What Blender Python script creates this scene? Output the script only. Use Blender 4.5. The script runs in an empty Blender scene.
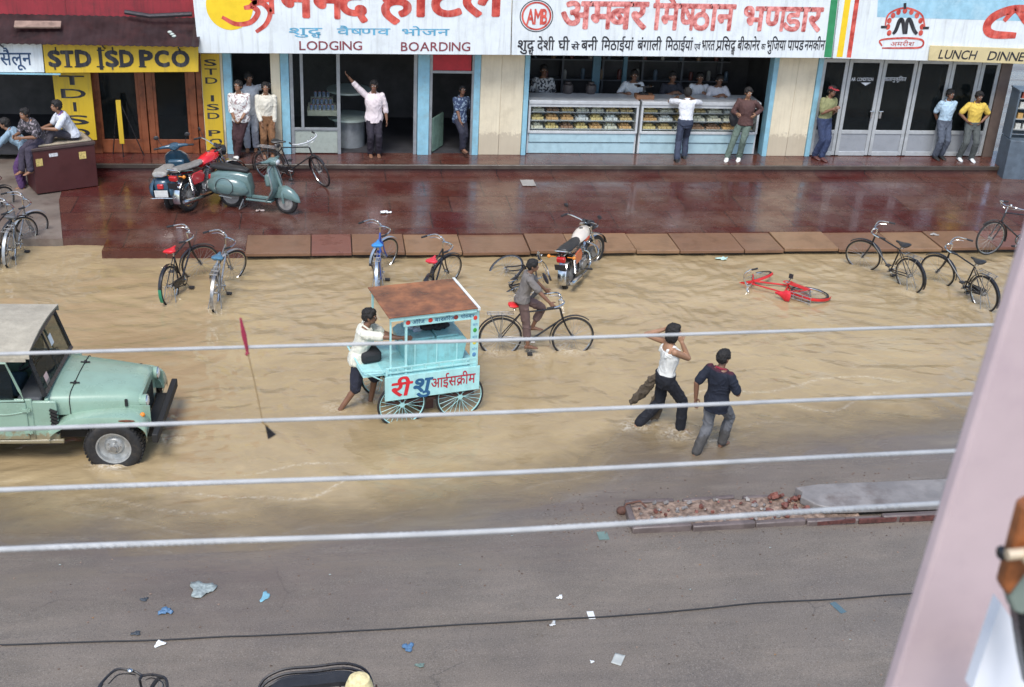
import bpy, bmesh, math, random
import numpy as np
from mathutils import Vector, Matrix, Euler, noise
random.seed(7)
PI = math.pi
R = math.radians
scn = bpy.context.scene
COL = scn.collection

# ------------------------------------------------------------------ camera
YAW, PITCH, ROLL, FPX, CH = 0.16579, 0.44562, 0.05252, 1200.0, 8.4
_f = Vector((math.sin(YAW)*math.cos(PITCH), math.cos(YAW)*math.cos(PITCH), -math.sin(PITCH)))
_r = Vector((math.cos(YAW), -math.sin(YAW), 0)); _u = _r.cross(_f)
_rt = _r*math.cos(ROLL)+_u*math.sin(ROLL); _up = -_r*math.sin(ROLL)+_u*math.cos(ROLL)
CAMP = Vector((0, 0, CH))
def G(px, py, z=0.0):
    """survey: where the sight line through a photo point meets the level z"""
    d = _f*FPX+_rt*(px-512)+_up*(343.5-py)
    return CAMP+d*((z-CH)/d.z)
def F(px, py, Y):
    d = _f*FPX+_rt*(px-512)+_up*(343.5-py)
    return CAMP+d*(Y/d.y)
cd = bpy.data.cameras.new('camera'); cam = bpy.data.objects.new('camera', cd); COL.objects.link(cam)
cam.matrix_world = Matrix.Translation(CAMP) @ Matrix((_rt, _up, -_f)).transposed().to_4x4()
cd.sensor_width = 36; cd.lens = 36*FPX/1024; cd.clip_start = .05; cd.clip_end = 400
cd.dof.use_dof = True; cd.dof.focus_distance = 17.5; cd.dof.aperture_fstop = 6.7
scn.camera = cam

# ------------------------------------------------------------------ materials
_mats = {}
def M(name, col, rough=.5, metal=0, var=.12, scale=6, bump=0.0, bscale=None, col2=None, mix=.5, coat=0, dirt=None, dscale=2.5, damt=.5, spec=None, streak=None, mud=None):
    if name in _mats: return _mats[name]
    m = bpy.data.materials.new(name); m.use_nodes = True; _mats[name] = m
    nt = m.node_tree; N = nt.nodes; L = nt.links; b = N['Principled BSDF']
    tc = N.new('ShaderNodeTexCoord')
    n1 = N.new('ShaderNodeTexNoise'); n1.inputs['Scale'].default_value = scale; n1.inputs['Detail'].default_value = 6; n1.inputs['Roughness'].default_value = .6
    L.new(tc.outputs['Object'], n1.inputs['Vector'])
    mx = N.new('ShaderNodeMix'); mx.data_type = 'RGBA'
    c1 = [max(0, c*(1-var)) for c in col]; c2 = [min(1, c*(1+var)) for c in (col2 or col)]
    mx.inputs[6].default_value = (*c1, 1); mx.inputs[7].default_value = (*c2, 1)
    mr = N.new('ShaderNodeMapRange'); mr.inputs[1].default_value = .35; mr.inputs[2].default_value = .65
    L.new(n1.outputs['Fac'], mr.inputs[0]); L.new(mr.outputs[0], mx.inputs[0])
    out = mx.outputs[2]
    if dirt:
        n2 = N.new('ShaderNodeTexNoise'); n2.inputs['Scale'].default_value = dscale; n2.inputs['Detail'].default_value = 8; n2.inputs['Roughness'].default_value = .7
        L.new(tc.outputs['Object'], n2.inputs['Vector'])
        r2 = N.new('ShaderNodeMapRange'); r2.inputs[1].default_value = .5; r2.inputs[2].default_value = .72; r2.inputs[4].default_value = damt
        L.new(n2.outputs['Fac'], r2.inputs[0])
        m2 = N.new('ShaderNodeMix'); m2.data_type = 'RGBA'; m2.inputs[7].default_value = (*dirt, 1)
        L.new(r2.outputs[0], m2.inputs[0]); L.new(out, m2.inputs[6]); out = m2.outputs[2]
    if streak:   # rain streaks running down the face
        mp = N.new('ShaderNodeMapping'); mp.inputs['Scale'].default_value = (7, 7, .55); L.new(tc.outputs['Object'], mp.inputs[0])
        n4 = N.new('ShaderNodeTexNoise'); n4.inputs['Scale'].default_value = 1.6; n4.inputs['Detail'].default_value = 7; n4.inputs['Roughness'].default_value = .65; L.new(mp.outputs[0], n4.inputs['Vector'])
        r4 = N.new('ShaderNodeMapRange'); r4.inputs[1].default_value = .50; r4.inputs[2].default_value = .74; r4.inputs[4].default_value = streak[1]; L.new(n4.outputs['Fac'], r4.inputs[0])
        m4 = N.new('ShaderNodeMix'); m4.data_type = 'RGBA'; m4.inputs[7].default_value = (*streak[0], 1); L.new(r4.outputs[0], m4.inputs[0]); L.new(out, m4.inputs[6]); out = m4.outputs[2]
    if mud:      # splashes up to a height
        sp = N.new('ShaderNodeSeparateXYZ'); L.new(tc.outputs['Object'], sp.inputs[0])
        r5 = N.new('ShaderNodeMapRange'); r5.inputs[1].default_value = mud[1]; r5.inputs[2].default_value = mud[2]; r5.inputs[3].default_value = .34; r5.inputs[4].default_value = -.34; L.new(sp.outputs['Z'], r5.inputs[0])
        n5 = N.new('ShaderNodeTexNoise'); n5.inputs['Scale'].default_value = 11; n5.inputs['Detail'].default_value = 8; n5.inputs['Roughness'].default_value = .75; L.new(tc.outputs['Object'], n5.inputs['Vector'])
        a5 = N.new('ShaderNodeMath'); a5.operation = 'ADD'; L.new(r5.outputs[0], a5.inputs[0]); L.new(n5.outputs['Fac'], a5.inputs[1])
        r6 = N.new('ShaderNodeMapRange'); r6.inputs[1].default_value = .5; r6.inputs[2].default_value = .62; r6.inputs[4].default_value = mud[3]; L.new(a5.outputs[0], r6.inputs[0])
        m5 = N.new('ShaderNodeMix'); m5.data_type = 'RGBA'; m5.inputs[7].default_value = (*mud[0], 1); L.new(r6.outputs[0], m5.inputs[0]); L.new(out, m5.inputs[6]); out = m5.outputs[2]
    L.new(out, b.inputs['Base Color'])
    rr = N.new('ShaderNodeMapRange'); rr.inputs[3].default_value = max(.03, rough*.8); rr.inputs[4].default_value = min(1, rough*1.2)
    L.new(n1.outputs['Fac'], rr.inputs[0]); L.new(rr.outputs[0], b.inputs['Roughness'])
    b.inputs['Metallic'].default_value = metal
    if coat: b.inputs['Coat Weight'].default_value = coat
    if spec is not None: b.inputs['Specular IOR Level'].default_value = spec
    if bump:
        n3 = N.new('ShaderNodeTexNoise'); n3.inputs['Scale'].default_value = bscale or scale*3; n3.inputs['Detail'].default_value = 5
        L.new(tc.outputs['Object'], n3.inputs['Vector'])
        bp = N.new('ShaderNodeBump'); bp.inputs['Strength'].default_value = bump; bp.inputs['Distance'].default_value = .02
        L.new(n3.outputs['Fac'], bp.inputs['Height']); L.new(bp.outputs[0], b.inputs['Normal'])
    return m

# ------------------------------------------------------------------ object helpers
def tag(o, label=None, cat=None, group=None, kind=None):
    if label: o['label'] = label
    if cat: o['category'] = cat
    if group: o['group'] = group
    if kind: o['kind'] = kind
    return o
def empty(name, loc=(0, 0, 0), rot=(0, 0, 0), label=None, cat=None, group=None):
    o = bpy.data.objects.new(name, None); COL.objects.link(o)
    o.empty_display_size = .2; o.location = loc; o.rotation_euler = rot
    return tag(o, label, cat, group)
def X(d):
    """direction -> rotation taking +Z to d"""
    return Vector(d).normalized().to_track_quat('Z', 'Y').to_matrix()
class MB:
    def __init__(s): s.bm = bmesh.new()
    def box(s, c, d, rot=None):
        m = Matrix.Translation(c)
        if rot is not None: m = m @ (rot.to_4x4() if isinstance(rot, Matrix) else Euler(rot).to_matrix().to_4x4())
        bmesh.ops.create_cube(s.bm, size=1, matrix=m @ Matrix.Diagonal((*d, 1))); return s
    def rings(s, rs, cap=True, close=False):
        V = [[s.bm.verts.new(p) for p in r] for r in rs]
        n = len(V[0]); k = len(V)
        for i in range(k if close else k-1):
            a = V[i]; b = V[(i+1) % k]
            for j in range(n):
                try: s.bm.faces.new((a[j], a[(j+1) % n], b[(j+1) % n], b[j]))
                except ValueError: pass
        if cap and not close:
            s.bm.faces.new(V[0][::-1]); s.bm.faces.new(V[-1])
        return s
    def tube(s, pts, r, n=8, closed=False, cap=True, flat=None):
        pts = [Vector(p) for p in pts]; k = len(pts)
        rr = r if isinstance(r, (list, tuple)) else [r]*k
        rs = []; up = None
        for i, p in enumerate(pts):
            if closed: t = (pts[(i+1) % k]-pts[i-1])
            else: t = pts[min(i+1, k-1)]-pts[max(i-1, 0)]
            if t.length < 1e-9: t = Vector((0, 0, 1))
            t.normalize()
            if up is None:
                up = Vector((0, 0, 1)) if abs(t.z) < .9 else Vector((0, 1, 0))
            a = up-t*up.dot(t)
            if a.length < 1e-6: a = Vector((1, 0, 0))-t*t.x
            a.normalize(); up = a; b = t.cross(a)
            fa, fb = flat or (1, 1)
            rs.append([p+(a*math.cos(q)*fa+b*math.sin(q)*fb)*rr[i] for q in [2*PI*j/n for j in range(n)]])
        return s.rings(rs, cap=cap, close=closed)
    def cyl(s, a, b, r, r2=None, n=12): return s.tube([a, b], [r, r if r2 is None else r2], n)
    def ring(s, c, ax, Rr, r, n=28, m=6, a0=0, a1=2*PI, flat=None):
        ax = Vector(ax).normalized(); c = Vector(c)
        if abs(ax.y) > .999: mt = Matrix(((1, 0, 0), (0, 0, 1), (0, 1, 0))).transposed()
        elif abs(ax.z) > .999: mt = Matrix.Identity(3)
        elif abs(ax.x) > .999: mt = Matrix(((0, 1, 0), (0, 0, 1), (1, 0, 0))).transposed()
        else: mt = X(ax)
        full = abs(a1-a0-2*PI) < 1e-6
        k = n if full else n+1
        pts = [c+mt @ Vector((math.cos(a0+(a1-a0)*i/n), math.sin(a0+(a1-a0)*i/n), 0))*Rr for i in range(k)]
        rs = []
        for i, p in enumerate(pts):
            o = (p-c).normalized(); w = mt @ Vector((0, 0, 1)); fa, fb = flat or (1, 1)
            rs.append([p+o*math.cos(q)*r*fa+w*math.sin(q)*r*fb for q in [2*PI*j/m for j in range(m)]])
        return s.rings(rs, cap=not full, close=full)
    def ball(s, c, rad, sub=2, rot=None):
        d = (rad, rad, rad) if isinstance(rad, (int, float)) else rad
        m = Matrix.Translation(c)
        if rot is not None: m = m @ rot.to_4x4()
        bmesh.ops.create_icosphere(s.bm, subdivisions=sub, radius=1, matrix=m @ Matrix.Diagonal((*d, 1))); return s
    def prism(s, poly, depth, mtx):
        """poly in local xy, extruded along local z from 0 to depth"""
        a = [mtx @ Vector((x, y, 0)) for x, y in poly]; b = [mtx @ Vector((x, y, depth)) for x, y in poly]
        return s.rings([a, b])
    def sheet(s, poly, th=.01):
        """thin slab from a 3-D polygon"""
        p = [Vector(q) for q in poly]; n = (p[1]-p[0]).cross(p[2]-p[0]).normalized()*th
        return s.rings([p, [q+n for q in p]])
    def build(s, name, mat, parent=None, bevel=0, smooth=True, loc=None, seg=2, angle=40):
        bm = s.bm
        bmesh.ops.recalc_face_normals(bm, faces=bm.faces)
        me = bpy.data.meshes.new(name); bm.to_mesh(me); bm.free()
        me.materials.append(mat)
        if smooth:
            me.shade_smooth(); me.set_sharp_from_angle(angle=R(angle))
        o = bpy.data.objects.new(name, me); COL.objects.link(o)
        if parent: o.parent = parent
        if loc is not None: o.location = loc
        if bevel:
            bv = o.modifiers.new('bevel', 'BEVEL'); bv.width = bevel; bv.segments = seg; bv.limit_method = 'ANGLE'; bv.angle_limit = R(35)
        return o
def bez(pts, n=8):
    """smooth curve through points (catmull-rom)"""
    P = [Vector(p) for p in pts]; P = [P[0]*2-P[1]]+P+[P[-1]*2-P[-2]]; out = []
    for i in range(1, len(P)-2):
        a, b, c, d = P[i-1:i+3]
        for j in range(n):
            t = j/n
            out.append(.5*((2*b)+(c-a)*t+(2*a-5*b+4*c-d)*t*t+(-a+3*b-3*c+d)*t**3))
    out.append(P[-2]); return out
def evalmesh(o):
    dg = bpy.context.evaluated_depsgraph_get()
    return bpy.data.meshes.new_from_object(o.evaluated_get(dg), depsgraph=dg)
def mat3(o): return o

# ------------------------------------------------------------------ lettering
_gl = {}
def glyph(ch, off=0.0):
    off = 0.0; k = (ch, off)
    if k in _gl: return _gl[k]
    c = bpy.data.curves.new('t', 'FONT'); c.body = ch; c.resolution_u = 3; c.offset = off
    o = bpy.data.objects.new('t', c); COL.objects.link(o)
    me = evalmesh(o)
    v = [(p.co.x, p.co.y) for p in me.vertices]; f = [tuple(p.vertices) for p in me.polygons]
    bpy.data.objects.remove(o); bpy.data.curves.remove(c); bpy.data.meshes.remove(me)
    _gl[k] = (v, f); return _gl[k]
def clipx(v, f, xm):
    bm = bmesh.new(); vs = [bm.verts.new((x, y, 0)) for x, y in v]
    for q in f:
        try: bm.faces.new([vs[i] for i in q])
        except ValueError: pass
    bmesh.ops.bisect_plane(bm, geom=bm.verts[:]+bm.edges[:]+bm.faces[:], plane_co=(xm, 0, 0), plane_no=(1, 0, 0), clear_outer=True)
    bm.verts.index_update(); v2 = [(p.co.x, p.co.y) for p in bm.verts]; f2 = [tuple(p.index for p in q.verts) for q in bm.faces]
    bm.free(); return v2, f2
ZERO = 'ुूेैं्'
def deva(s, off=0.0):
    """Devanagari in visual order; ~X = half letter, _X = small letter hung below the last, / = slanting ra stroke"""
    V = []; Fc = []; pen = 0; i = 0; last = .5
    def add(v, f, dx, dy=0, sc=1):
        b = len(V); V.extend([(x*sc+dx, y*sc+dy) for x, y in v]); Fc.extend([tuple(j+b for j in q) for q in f])
    while i < len(s):
        ch = s[i]
        if ch == ' ': pen += .32
        elif ch == '~':
            i += 1; v, f = glyph(s[i], off); w = max(x for x, y in v)-.13
            v, f = clipx(v, f, w); add(v, f, pen); pen += w-.01
        elif ch == '_':
            i += 1; v, f = glyph(s[i], off); add(v, f, pen-last*.75, -.33, .55)
        elif ch == '/':
            x = pen-last*.50; b = len(V); V.extend([(x, .25), (x+.02, .16), (x-.26, -.06), (x-.30, .02)]); Fc.append((b, b+1, b+2, b+3))
        elif ch in ZERO: v, f = glyph(ch, off); add(v, f, pen)
        else:
            v, f = glyph(ch, off); add(v, f, pen); w = max(x for x, y in v)-off
            if ch == 'ि': w = .26
            if ch in 'ीो': w = .273
            last = w if ch not in 'ािीो' else last; pen += w
        i += 1
    return V, Fc, pen, off
def latin(s, off=0.0, gap=.1):
    V = []; Fc = []; pen = 0
    for ch in s:
        if ch == ' ': pen += .4; continue
        v, f = glyph(ch, off); x0 = min(x for x, y in v); x1 = max(x for x, y in v); b = len(V)
        V.extend([(x-x0+pen, y) for x, y in v]); Fc.extend([tuple(j+b for j in q) for q in f]); pen += x1-x0+gap
    return V, Fc, pen-gap, off
def letters(geo, org, ux, uy, w, h, mat, parent, name='lettering', base=.622, shear=0):
    """lays glyph outlines on a plane: org = lower left, ux/uy unit vectors, w x h of one line; base = letter height in the outline"""
    V, Fc, W, bold = geo; ux = Vector(ux); uy = Vector(uy); org = Vector(org)
    if bold:   # thicker brush: overlapped copies of each outline, each a hair in front of the last
        n = len(V); nd = 8 if bold > .02 else 4; V2 = []; F2 = []
        for k in range(nd):
            a = 2*PI*(k+.5)/nd
            V2 += [(x+bold*math.cos(a), y+bold*math.sin(a), k*.0003) for x, y in V]; F2 += [tuple(i+n*k for i in q) for q in Fc]
        V, Fc = V2, F2
    else: V = [(x, y, 0) for x, y in V]
    nz = -(uy.cross(ux)).normalized() if False else ux.cross(uy).normalized()
    me = bpy.data.meshes.new(name)
    me.from_pydata([tuple(org+ux*((x+shear*y)*w/W)+uy*(y*h/base)+nz*d) for x, y, d in V], [], Fc); me.materials.append(mat)
    o = bpy.data.objects.new(name, me); COL.objects.link(o); o.parent = parent
    return o
def wall_letters(geo, px0, px1, ytop, ybase, Yp, mat, parent, base=.622, ybase2=None, shear=0):
    """lettering on a vertical board at depth Yp, fitted between photo points"""
    a = F(px0, ybase, Yp); b = F(px1, ybase if ybase2 is None else ybase2, Yp); t = F(px0, ytop, Yp)
    return letters(geo, (a.x, Yp, a.z), (1, 0, (b.z-a.z)/(b.x-a.x)), (0, 0, 1), b.x-a.x, t.z-a.z, mat, parent, base=base, shear=shear)
EXPO = 0.93
# ------------------------------------------------------------------ people
SKIN = [(.25, .125, .07), (.19, .092, .053), (.33, .175, .10)]
def _ik(a, t, l1, l2, hint):
    a = Vector(a); t = Vector(t); d = t-a; L = d.length
    if L > (l1+l2)*.999: t = a+d*((l1+l2)*.999/L); d = t-a; L = d.length
    x = (l1*l1-l2*l2+L*L)/(2*L); hh = math.sqrt(max(0, l1*l1-x*x)); u = d/L
    h = Vector(hint)-u*Vector(hint).dot(u)
    if h.length < 1e-5: h = Vector((0, 1, 0))
    return a+u*x+h.normalized()*hh, t
def _limb(mb, pts, rad, n=10):
    pts = [Vector(p) for p in pts]
    for i in range(len(pts)-1):
        a, b = pts[i], pts[i+1]; ra, rb = rad[i], rad[i+1]
        if (b-a).length < 1e-5: continue
        mb.tube([a, a.lerp(b, .33), a.lerp(b, .66), b], [ra, ra*.62+rb*.38+.003, ra*.36+rb*.64+.002, rb], n)
    for p, r in zip(pts, rad): mb.ball(p, r*.995, 2)
def _remesh(mb, name, vox, mat, parent, smooth=3, folds=0, seed=0, cut=None, ffreq=9):
    bmesh.ops.recalc_face_normals(mb.bm, faces=mb.bm.faces)
    me = bpy.data.meshes.new('r'); mb.bm.to_mesh(me); mb.bm.free()
    o = bpy.data.objects.new('r', me); COL.objects.link(o)
    rm = o.modifiers.new('r', 'REMESH'); rm.mode = 'VOXEL'; rm.voxel_size = vox
    if smooth:
        sm = o.modifiers.new('s', 'SMOOTH'); sm.iterations = smooth; sm.factor = .5
    m2 = evalmesh(o); bpy.data.objects.remove(o); bpy.data.meshes.remove(me)
    if folds:
        n = len(m2.vertices); co = np.empty(n*3, 'f'); m2.vertices.foreach_get('co', co); co = co.reshape(-1, 3)
        nr = np.empty(n*3, 'f'); m2.vertices.foreach_get('normal', nr); nr = nr.reshape(-1, 3)
        for i in range(n):
            p = co[i]; q = Vector((p[0]*ffreq+seed*3.1, p[1]*ffreq, p[2]*ffreq*.75))
            w = noise.noise(q+Vector((noise.noise(q*.6), 0, noise.noise(q*.5+Vector((5, 0, 0)))))*1.6)
            d = (1-abs(w)*3.2)
            if d > 0: co[i] += nr[i]*folds*d*d
            co[i] += nr[i]*folds*.6*noise.noise(q*2.3)
        m2.vertices.foreach_set('co', co.ravel()); m2.update()
    m2.name = name; m2.materials.clear(); m2.materials.append(mat); m2.shade_smooth()
    ob = bpy.data.objects.new(name, m2); COL.objects.link(ob); ob.parent = parent
    return ob
def person(loc, rz, label, group=None, h=1.68, vox=.011, seed=0, skin=0,
           hip=(0, 0, None), lean=0, side=0, twist=0, hyaw=0, hpitch=0,
           fl=(-.09, 0, 0), fr=(.09, .02, 0), fly=0, fry=0, kl=(0, 1, 0), kr=(0, 1, 0),
           hl=None, hr=None, el=(-.6, -1, -.2), er=(.6, -1, -.2), curl=.5,
           shirt=(.7, .7, .68), sleeve='short', vest=False, untucked=.10, pants=(.05, .05, .06), shorts=False, pleg=1.0,
           hair=(.012, .010, .009), longhair=False, shoes=None, cap=None, bulk=1.0, smat=None, pmat=None, extra=None):
    root = empty('person', loc, (0, 0, rz), label, 'person', group)
    k = h/1.7; rt = Vector((1, 0, 0)); hz = hip[2] if hip[2] is not None else .90*k
    HP = Vector((hip[0], hip[1], hz))
    mt = Matrix.Rotation(twist, 3, 'Z') @ Matrix.Rotation(side, 3, 'Y') @ Matrix.Rotation(-lean, 3, 'X')
    def T(v): return HP+mt @ (Vector(v)*k)          # chest frame
    def Tm(v, t):                                    # blended frame along spine
        m = Matrix.Rotation(twist*t, 3, 'Z') @ Matrix.Rotation(side*t, 3, 'Y') @ Matrix.Rotation(-lean*min(1, t*1.3+.15), 3, 'X')
        return HP+m @ (Vector(v)*k)
    def torso(mb, e, z0, z1, fl_=0, n=16):
        S = [(-.12, .125, .100, 0), (-.05, .160, .112, -.01), (.03, .158, .110, -.008), (.12, .138, .098, .004), (.22, .150, .105, .008), (.32, .168, .112, .005),
             (.40, .172, .104, -.004), (.45, .158, .086, -.012), (.485, .115, .070, -.018), (.515, .062, .058, -.016)]
        rs = []
        zs = [z0+(z1-z0)*i/16 for i in range(17)]
        for z in zs:
            for a, b in zip(S[:-1], S[1:]):
                if a[0] <= z <= b[0]+1e-6: break
            if z < S[0][0]: a = b = S[0]; t = 0
            else: t = (z-a[0])/max(1e-6, b[0]-a[0])
            w, d, o = [a[q]+(b[q]-a[q])*t for q in (1, 2, 3)]
            fl2 = fl_*max(0, 1-(z-z0)/.2)
            tt = min(1, max(0, z/.4))
            rs.append([Tm(((w*bulk+e+fl2)*math.cos(q), (d*bulk+e+fl2)*math.sin(q)*(1 if math.sin(q) > 0 else .95)+o, z), tt) for q in [2*PI*j/n for j in range(n)]])
        mb.rings(rs)
    # joints
    sh = [T((-.175, -.01, .445)), T((.175, -.01, .445))]; NB = T((0, -.012, .50)); HB = T((0, .015, .575))
    hp = [HP+Matrix.Rotation(twist*.1, 3, 'Z') @ Vector((s*.088*k, 0, -.02*k)) for s in (-1, 1)]
    feet = [Vector(fl), Vector(fr)]; ank = []; knee = []
    for i in range(2):
        a = feet[i]+Vector((0, 0, .085*k)); kn, a = _ik(hp[i], a, .435*k, .415*k, (kl, kr)[i]); knee.append(kn); ank.append(a)
    hands = []; elb = []
    for i, hnd in enumerate((hl, hr)):
        s = (-1, 1)[i]
        if hnd is None: hnd = sh[i]+(mt @ Vector((s*.10, .05, -.53)))*k*.98+Vector((0, 0, 0))
        e, w = _ik(sh[i], hnd, .285*k, .255*k, (el, er)[i]); elb.append(e); hands.append(w)
    sk = M('skin_%d' % skin, SKIN[skin], .5, var=.1, scale=9)
    # ---- body
    b = MB()
    torso(b, 0, -.12, .515)
    b.tube([NB-mt @ Vector((0, 0, .05*k)), NB, HB], [.058*k, .054*k, .05*k], 12); b.ball(HB, .05*k, 2)
    hm = mt @ Matrix.Rotation(lean*.7, 3, 'X') @ Matrix.Rotation(hyaw, 3, 'Z') @ Matrix.Rotation(-hpitch, 3, 'X')
    HC = HB+hm @ (Vector((0, .012, .085))*k)
    def Hd(v): return HC+hm @ (Vector(v)*k)
    def hball(v, r, mb=None): (mb or b).ball(Hd(v), tuple(q*k for q in r), 2, hm)
    hball((0, -.008, .028), (.074, .094, .084)); hball((0, .022, -.045), (.056, .066, .070)); hball((0, .052, -.083), (.030, .030, .024))
    hball((0, .093, -.022), (.013, .018, .022)); hball((0, .085, .000), (.010, .012, .03)); hball((0, .080, -.055), (.026, .014, .009))
    for s in (-1, 1): hball((s*.076, -.006, -.015), (.010, .020, .031)); hball((s*.032, .074, .018), (.024, .014, .012))
    for i in range(2):
        s = (-1, 1)[i]
        _limb(b, [sh[i], elb[i], hands[i]], [.049*k, .041*k, .028*k])
        # hand
        d = (hands[i]-elb[i]).normalized(); side_v = Vector((s, 0, 0)) if abs(d.x) < .8 else Vector((0, 0, 1))
        pn = Vector((-s, 0, 0))-d*(-s*d.x)
        if pn.length < .3: pn = Vector((0, 0, -1))-d*(-d.z)
        pn.normalize(); wv = d.cross(pn).normalized()
        if wv.y < 0: wv = -wv
        W = hands[i]
        b.rings([[W+d*q*k+(wv*math.cos(a)*hw+pn*math.sin(a)*.016)*k for a in [2*PI*j/10 for j in range(10)]] for q, hw in ((-.01, .026), (.03, .036), (.07, .042), (.095, .038))])
        for fi, (off_, L) in enumerate(((.030, .068), (.010, .078), (-.010, .072), (-.029, .056))):
            p0 = W+(d*.085+wv*off_)*k; c1 = curl*.5; c2 = curl*1.3
            p1 = p0+(d*math.cos(c1)+pn*math.sin(c1))*L*.5*k; p2 = p1+(d*math.cos(c2)+pn*math.sin(c2))*L*.5*k
            _limb(b, [p0, p1, p2], [.0095*k, .009*k, .008*k], 6)
        p0 = W+(d*.03+wv*.030)*k; p1 = p0+(d*.5+wv*.75+pn*.25).normalized()*.04*k; p2 = p1+(d*.85+wv*.25+pn*.4).normalized()*.034*k
        _limb(b, [p0, p1, p2], [.013*k, .011*k, .009*k], 6)
        # leg
        _limb(b, [hp[i], knee[i], ank[i]], [.082*k, .050*k, .036*k])
        c0 = knee[i].lerp(ank[i], .3); b.ball(c0+Vector((0, -.008*k, 0)), (.047*k,)*3, 2)
        fy = (fly, fry)[i]; fd = Vector((math.sin(-fy), math.cos(fy), 0)); ls = Vector((fd.y, -fd.x, 0)); A = ank[i]; g = A-Vector((0, 0, .085*k))
        tp = Vector((0, 0, 0))
        b.rings([[g+fd*y*k+(ls*math.cos(a)*w+Vector((0, 0, 1))*(hh*.5+math.sin(a)*hh*.5))*k for a in [2*PI*j/10 for j in range(10)]]
                 for y, w, hh in ((-.06, .022, .06), (-.035, .033, .085), (.03, .036, .085), (.09, .042, .055), (.14, .045, .035), (.175, .036, .026), (.195, .02, .018))])
        if shoes:
            sb = MB(); sb.rings([[g+fd*y*k+(ls*math.cos(a)*w+Vector((0, 0, 1))*(hh*.5-.004+math.sin(a)*hh*.5))*k for a in [2*PI*j/12 for j in range(12)]]
                 for y, w, hh in ((-.075, .026, .075), (-.045, .042, .098), (.03, .045, .098), (.09, .051, .068), (.15, .053, .05), (.19, .042, .04), (.215, .022, .028))])
            sb.build('shoe', M('shoe_%.2f' % shoes[0], shoes, .5), root)
    _remesh(b, 'body', vox*.72, sk, root, 2)
    # ---- face
    for s in (-1, 1):
        e = MB(); e.ball(Hd((s*.031, .083, .002)), (.013*k, .006*k, .007*k), 2, hm); eo = e.build('eye', M('eye_white', (.7, .68, .62), .2), root)
        e = MB(); e.ball(Hd((s*.031, .0885, .002)), .0045*k, 1); e.build('pupil', M('pupil', (.01, .007, .005), .2), eo)
        e = MB(); e.ball(Hd((s*.032, .086, .024)), (.020*k, .006*k, .005*k), 1, hm); e.build('eyebrow', M('hair_black', hair, .75), root)
    e = MB(); e.ball(Hd((0, .0925, -.055)), (.022*k, .005*k, .007*k), 2, hm); e.build('mouth', M('lip', (.22, .07, .06), .5), root)
    # ---- hair
    hb = MB(); hball((0, -.016, .048), (.090, .100, .086), hb); hball((0, -.045, .008), (.088, .074, .085), hb)
    for s in (-1, 1): hball((s*.066, .015, .035), (.026, .045, .045), hb)
    if longhair:
        hball((0, -.05, -.05), (.100, .075, .105), hb)
        for s in (-1, 1): hball((s*.074, -.012, -.03), (.034, .058, .095), hb)
    hball((0, .040, .080), (.062, .048, .040), hb)
    _remesh(hb, 'hair', .009, M('hair_black', hair, .75, var=.3, scale=60, bump=.6, bscale=120, spec=.25), root, 1, folds=.012, seed=seed, ffreq=30)
    if cap:
        cb = MB(); hball((0, -.012, .062), (.092, .104, .066), cb); cb.sheet([Hd((-.075, .05, .06)), Hd((.075, .05, .06)), Hd((.06, .16, .045)), Hd((-.06, .16, .045))], .008)
        cb.build('cap', M('cap_%.2f_%.2f' % (cap[0], cap[1]), cap, .8), root)
    # ---- trousers
    if pants:
        t = MB(); torso(t, (.026 if untucked <= 0 else .006)*k, -.14, .055 if untucked <= 0 else .07)
        for i in range(2):
            kn, an = knee[i], ank[i]
            if shorts: _limb(t, [hp[i], hp[i].lerp(kn, .55), kn+(an-kn)*.02], [.098*k, .094*k, .084*k])
            else:
                e = kn.lerp(an, .97*pleg); _limb(t, [hp[i], hp[i].lerp(kn, .5), kn, e], [(.096 if untucked <= 0 else .090)*k, .085*k, .074*k, .070*k])
        _remesh(t, 'shorts' if shorts else 'trousers', vox, pmat or M('cloth_%.3f_%.3f_%.3f' % tuple(pants), pants, .85, var=.15, scale=14, bump=.25, bscale=90), root, 2, folds=.009, seed=seed)
    # ---- shirt
    if shirt:
        t = MB(); z0 = -untucked if untucked > 0 else .02
        torso(t, (.028 if untucked > 0 else .018) if not vest else .013, z0, .490 if not vest else .40, fl_=.024 if untucked > 0 else -.004)
        if vest:
            for s in (-1, 1):
                t.tube([T((s*.105, .095, .33)), T((s*.10, .085, .43)), T((s*.088, .01, .487)), T((s*.095, -.085, .43)), T((s*.11, -.10, .33))], .019*k, 8)
        elif sleeve:
            for i in range(2):
                s0, e0, w0 = sh[i], elb[i], hands[i]
                if sleeve == 'short': _limb(t, [s0, s0.lerp(e0, .82)], [.066*k, .066*k])
                elif sleeve == 'half': _limb(t, [s0, e0, e0.lerp(w0, .3)], [.066*k, .060*k, .056*k])
                else: _limb(t, [s0, e0, e0.lerp(w0, .9)], [.066*k, .056*k, .043*k])
            t.tube([T((0, -.02, .46)), T((0, -.016, .508))], [.085*k, .062*k], 12)
        _remesh(t, 'vest' if vest else 'shirt', vox, smat or M('cloth_%.3f_%.3f_%.3f' % tuple(shirt), shirt, .8, var=.08, scale=12, bump=.2, bscale=90), root, 2, folds=.009, seed=seed+3)
        if not vest and vox < .012:
            c = MB(); c.tube([T((-.075, .02, .50)), T((-.04, .07, .475)), T((0, .085, .455)), T((.04, .07, .475)), T((.075, .02, .50)), T((.05, -.06, .525)), T((-.05, -.06, .525))], .014*k, 6, closed=True)
            c.build('collar', (extra or smat) or M('cloth_%.3f_%.3f_%.3f' % tuple(shirt), shirt), root)
    return root, dict(hands=hands, elb=elb, T=T, knee=knee, ank=ank, Hd=Hd, HP=HP)
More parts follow.
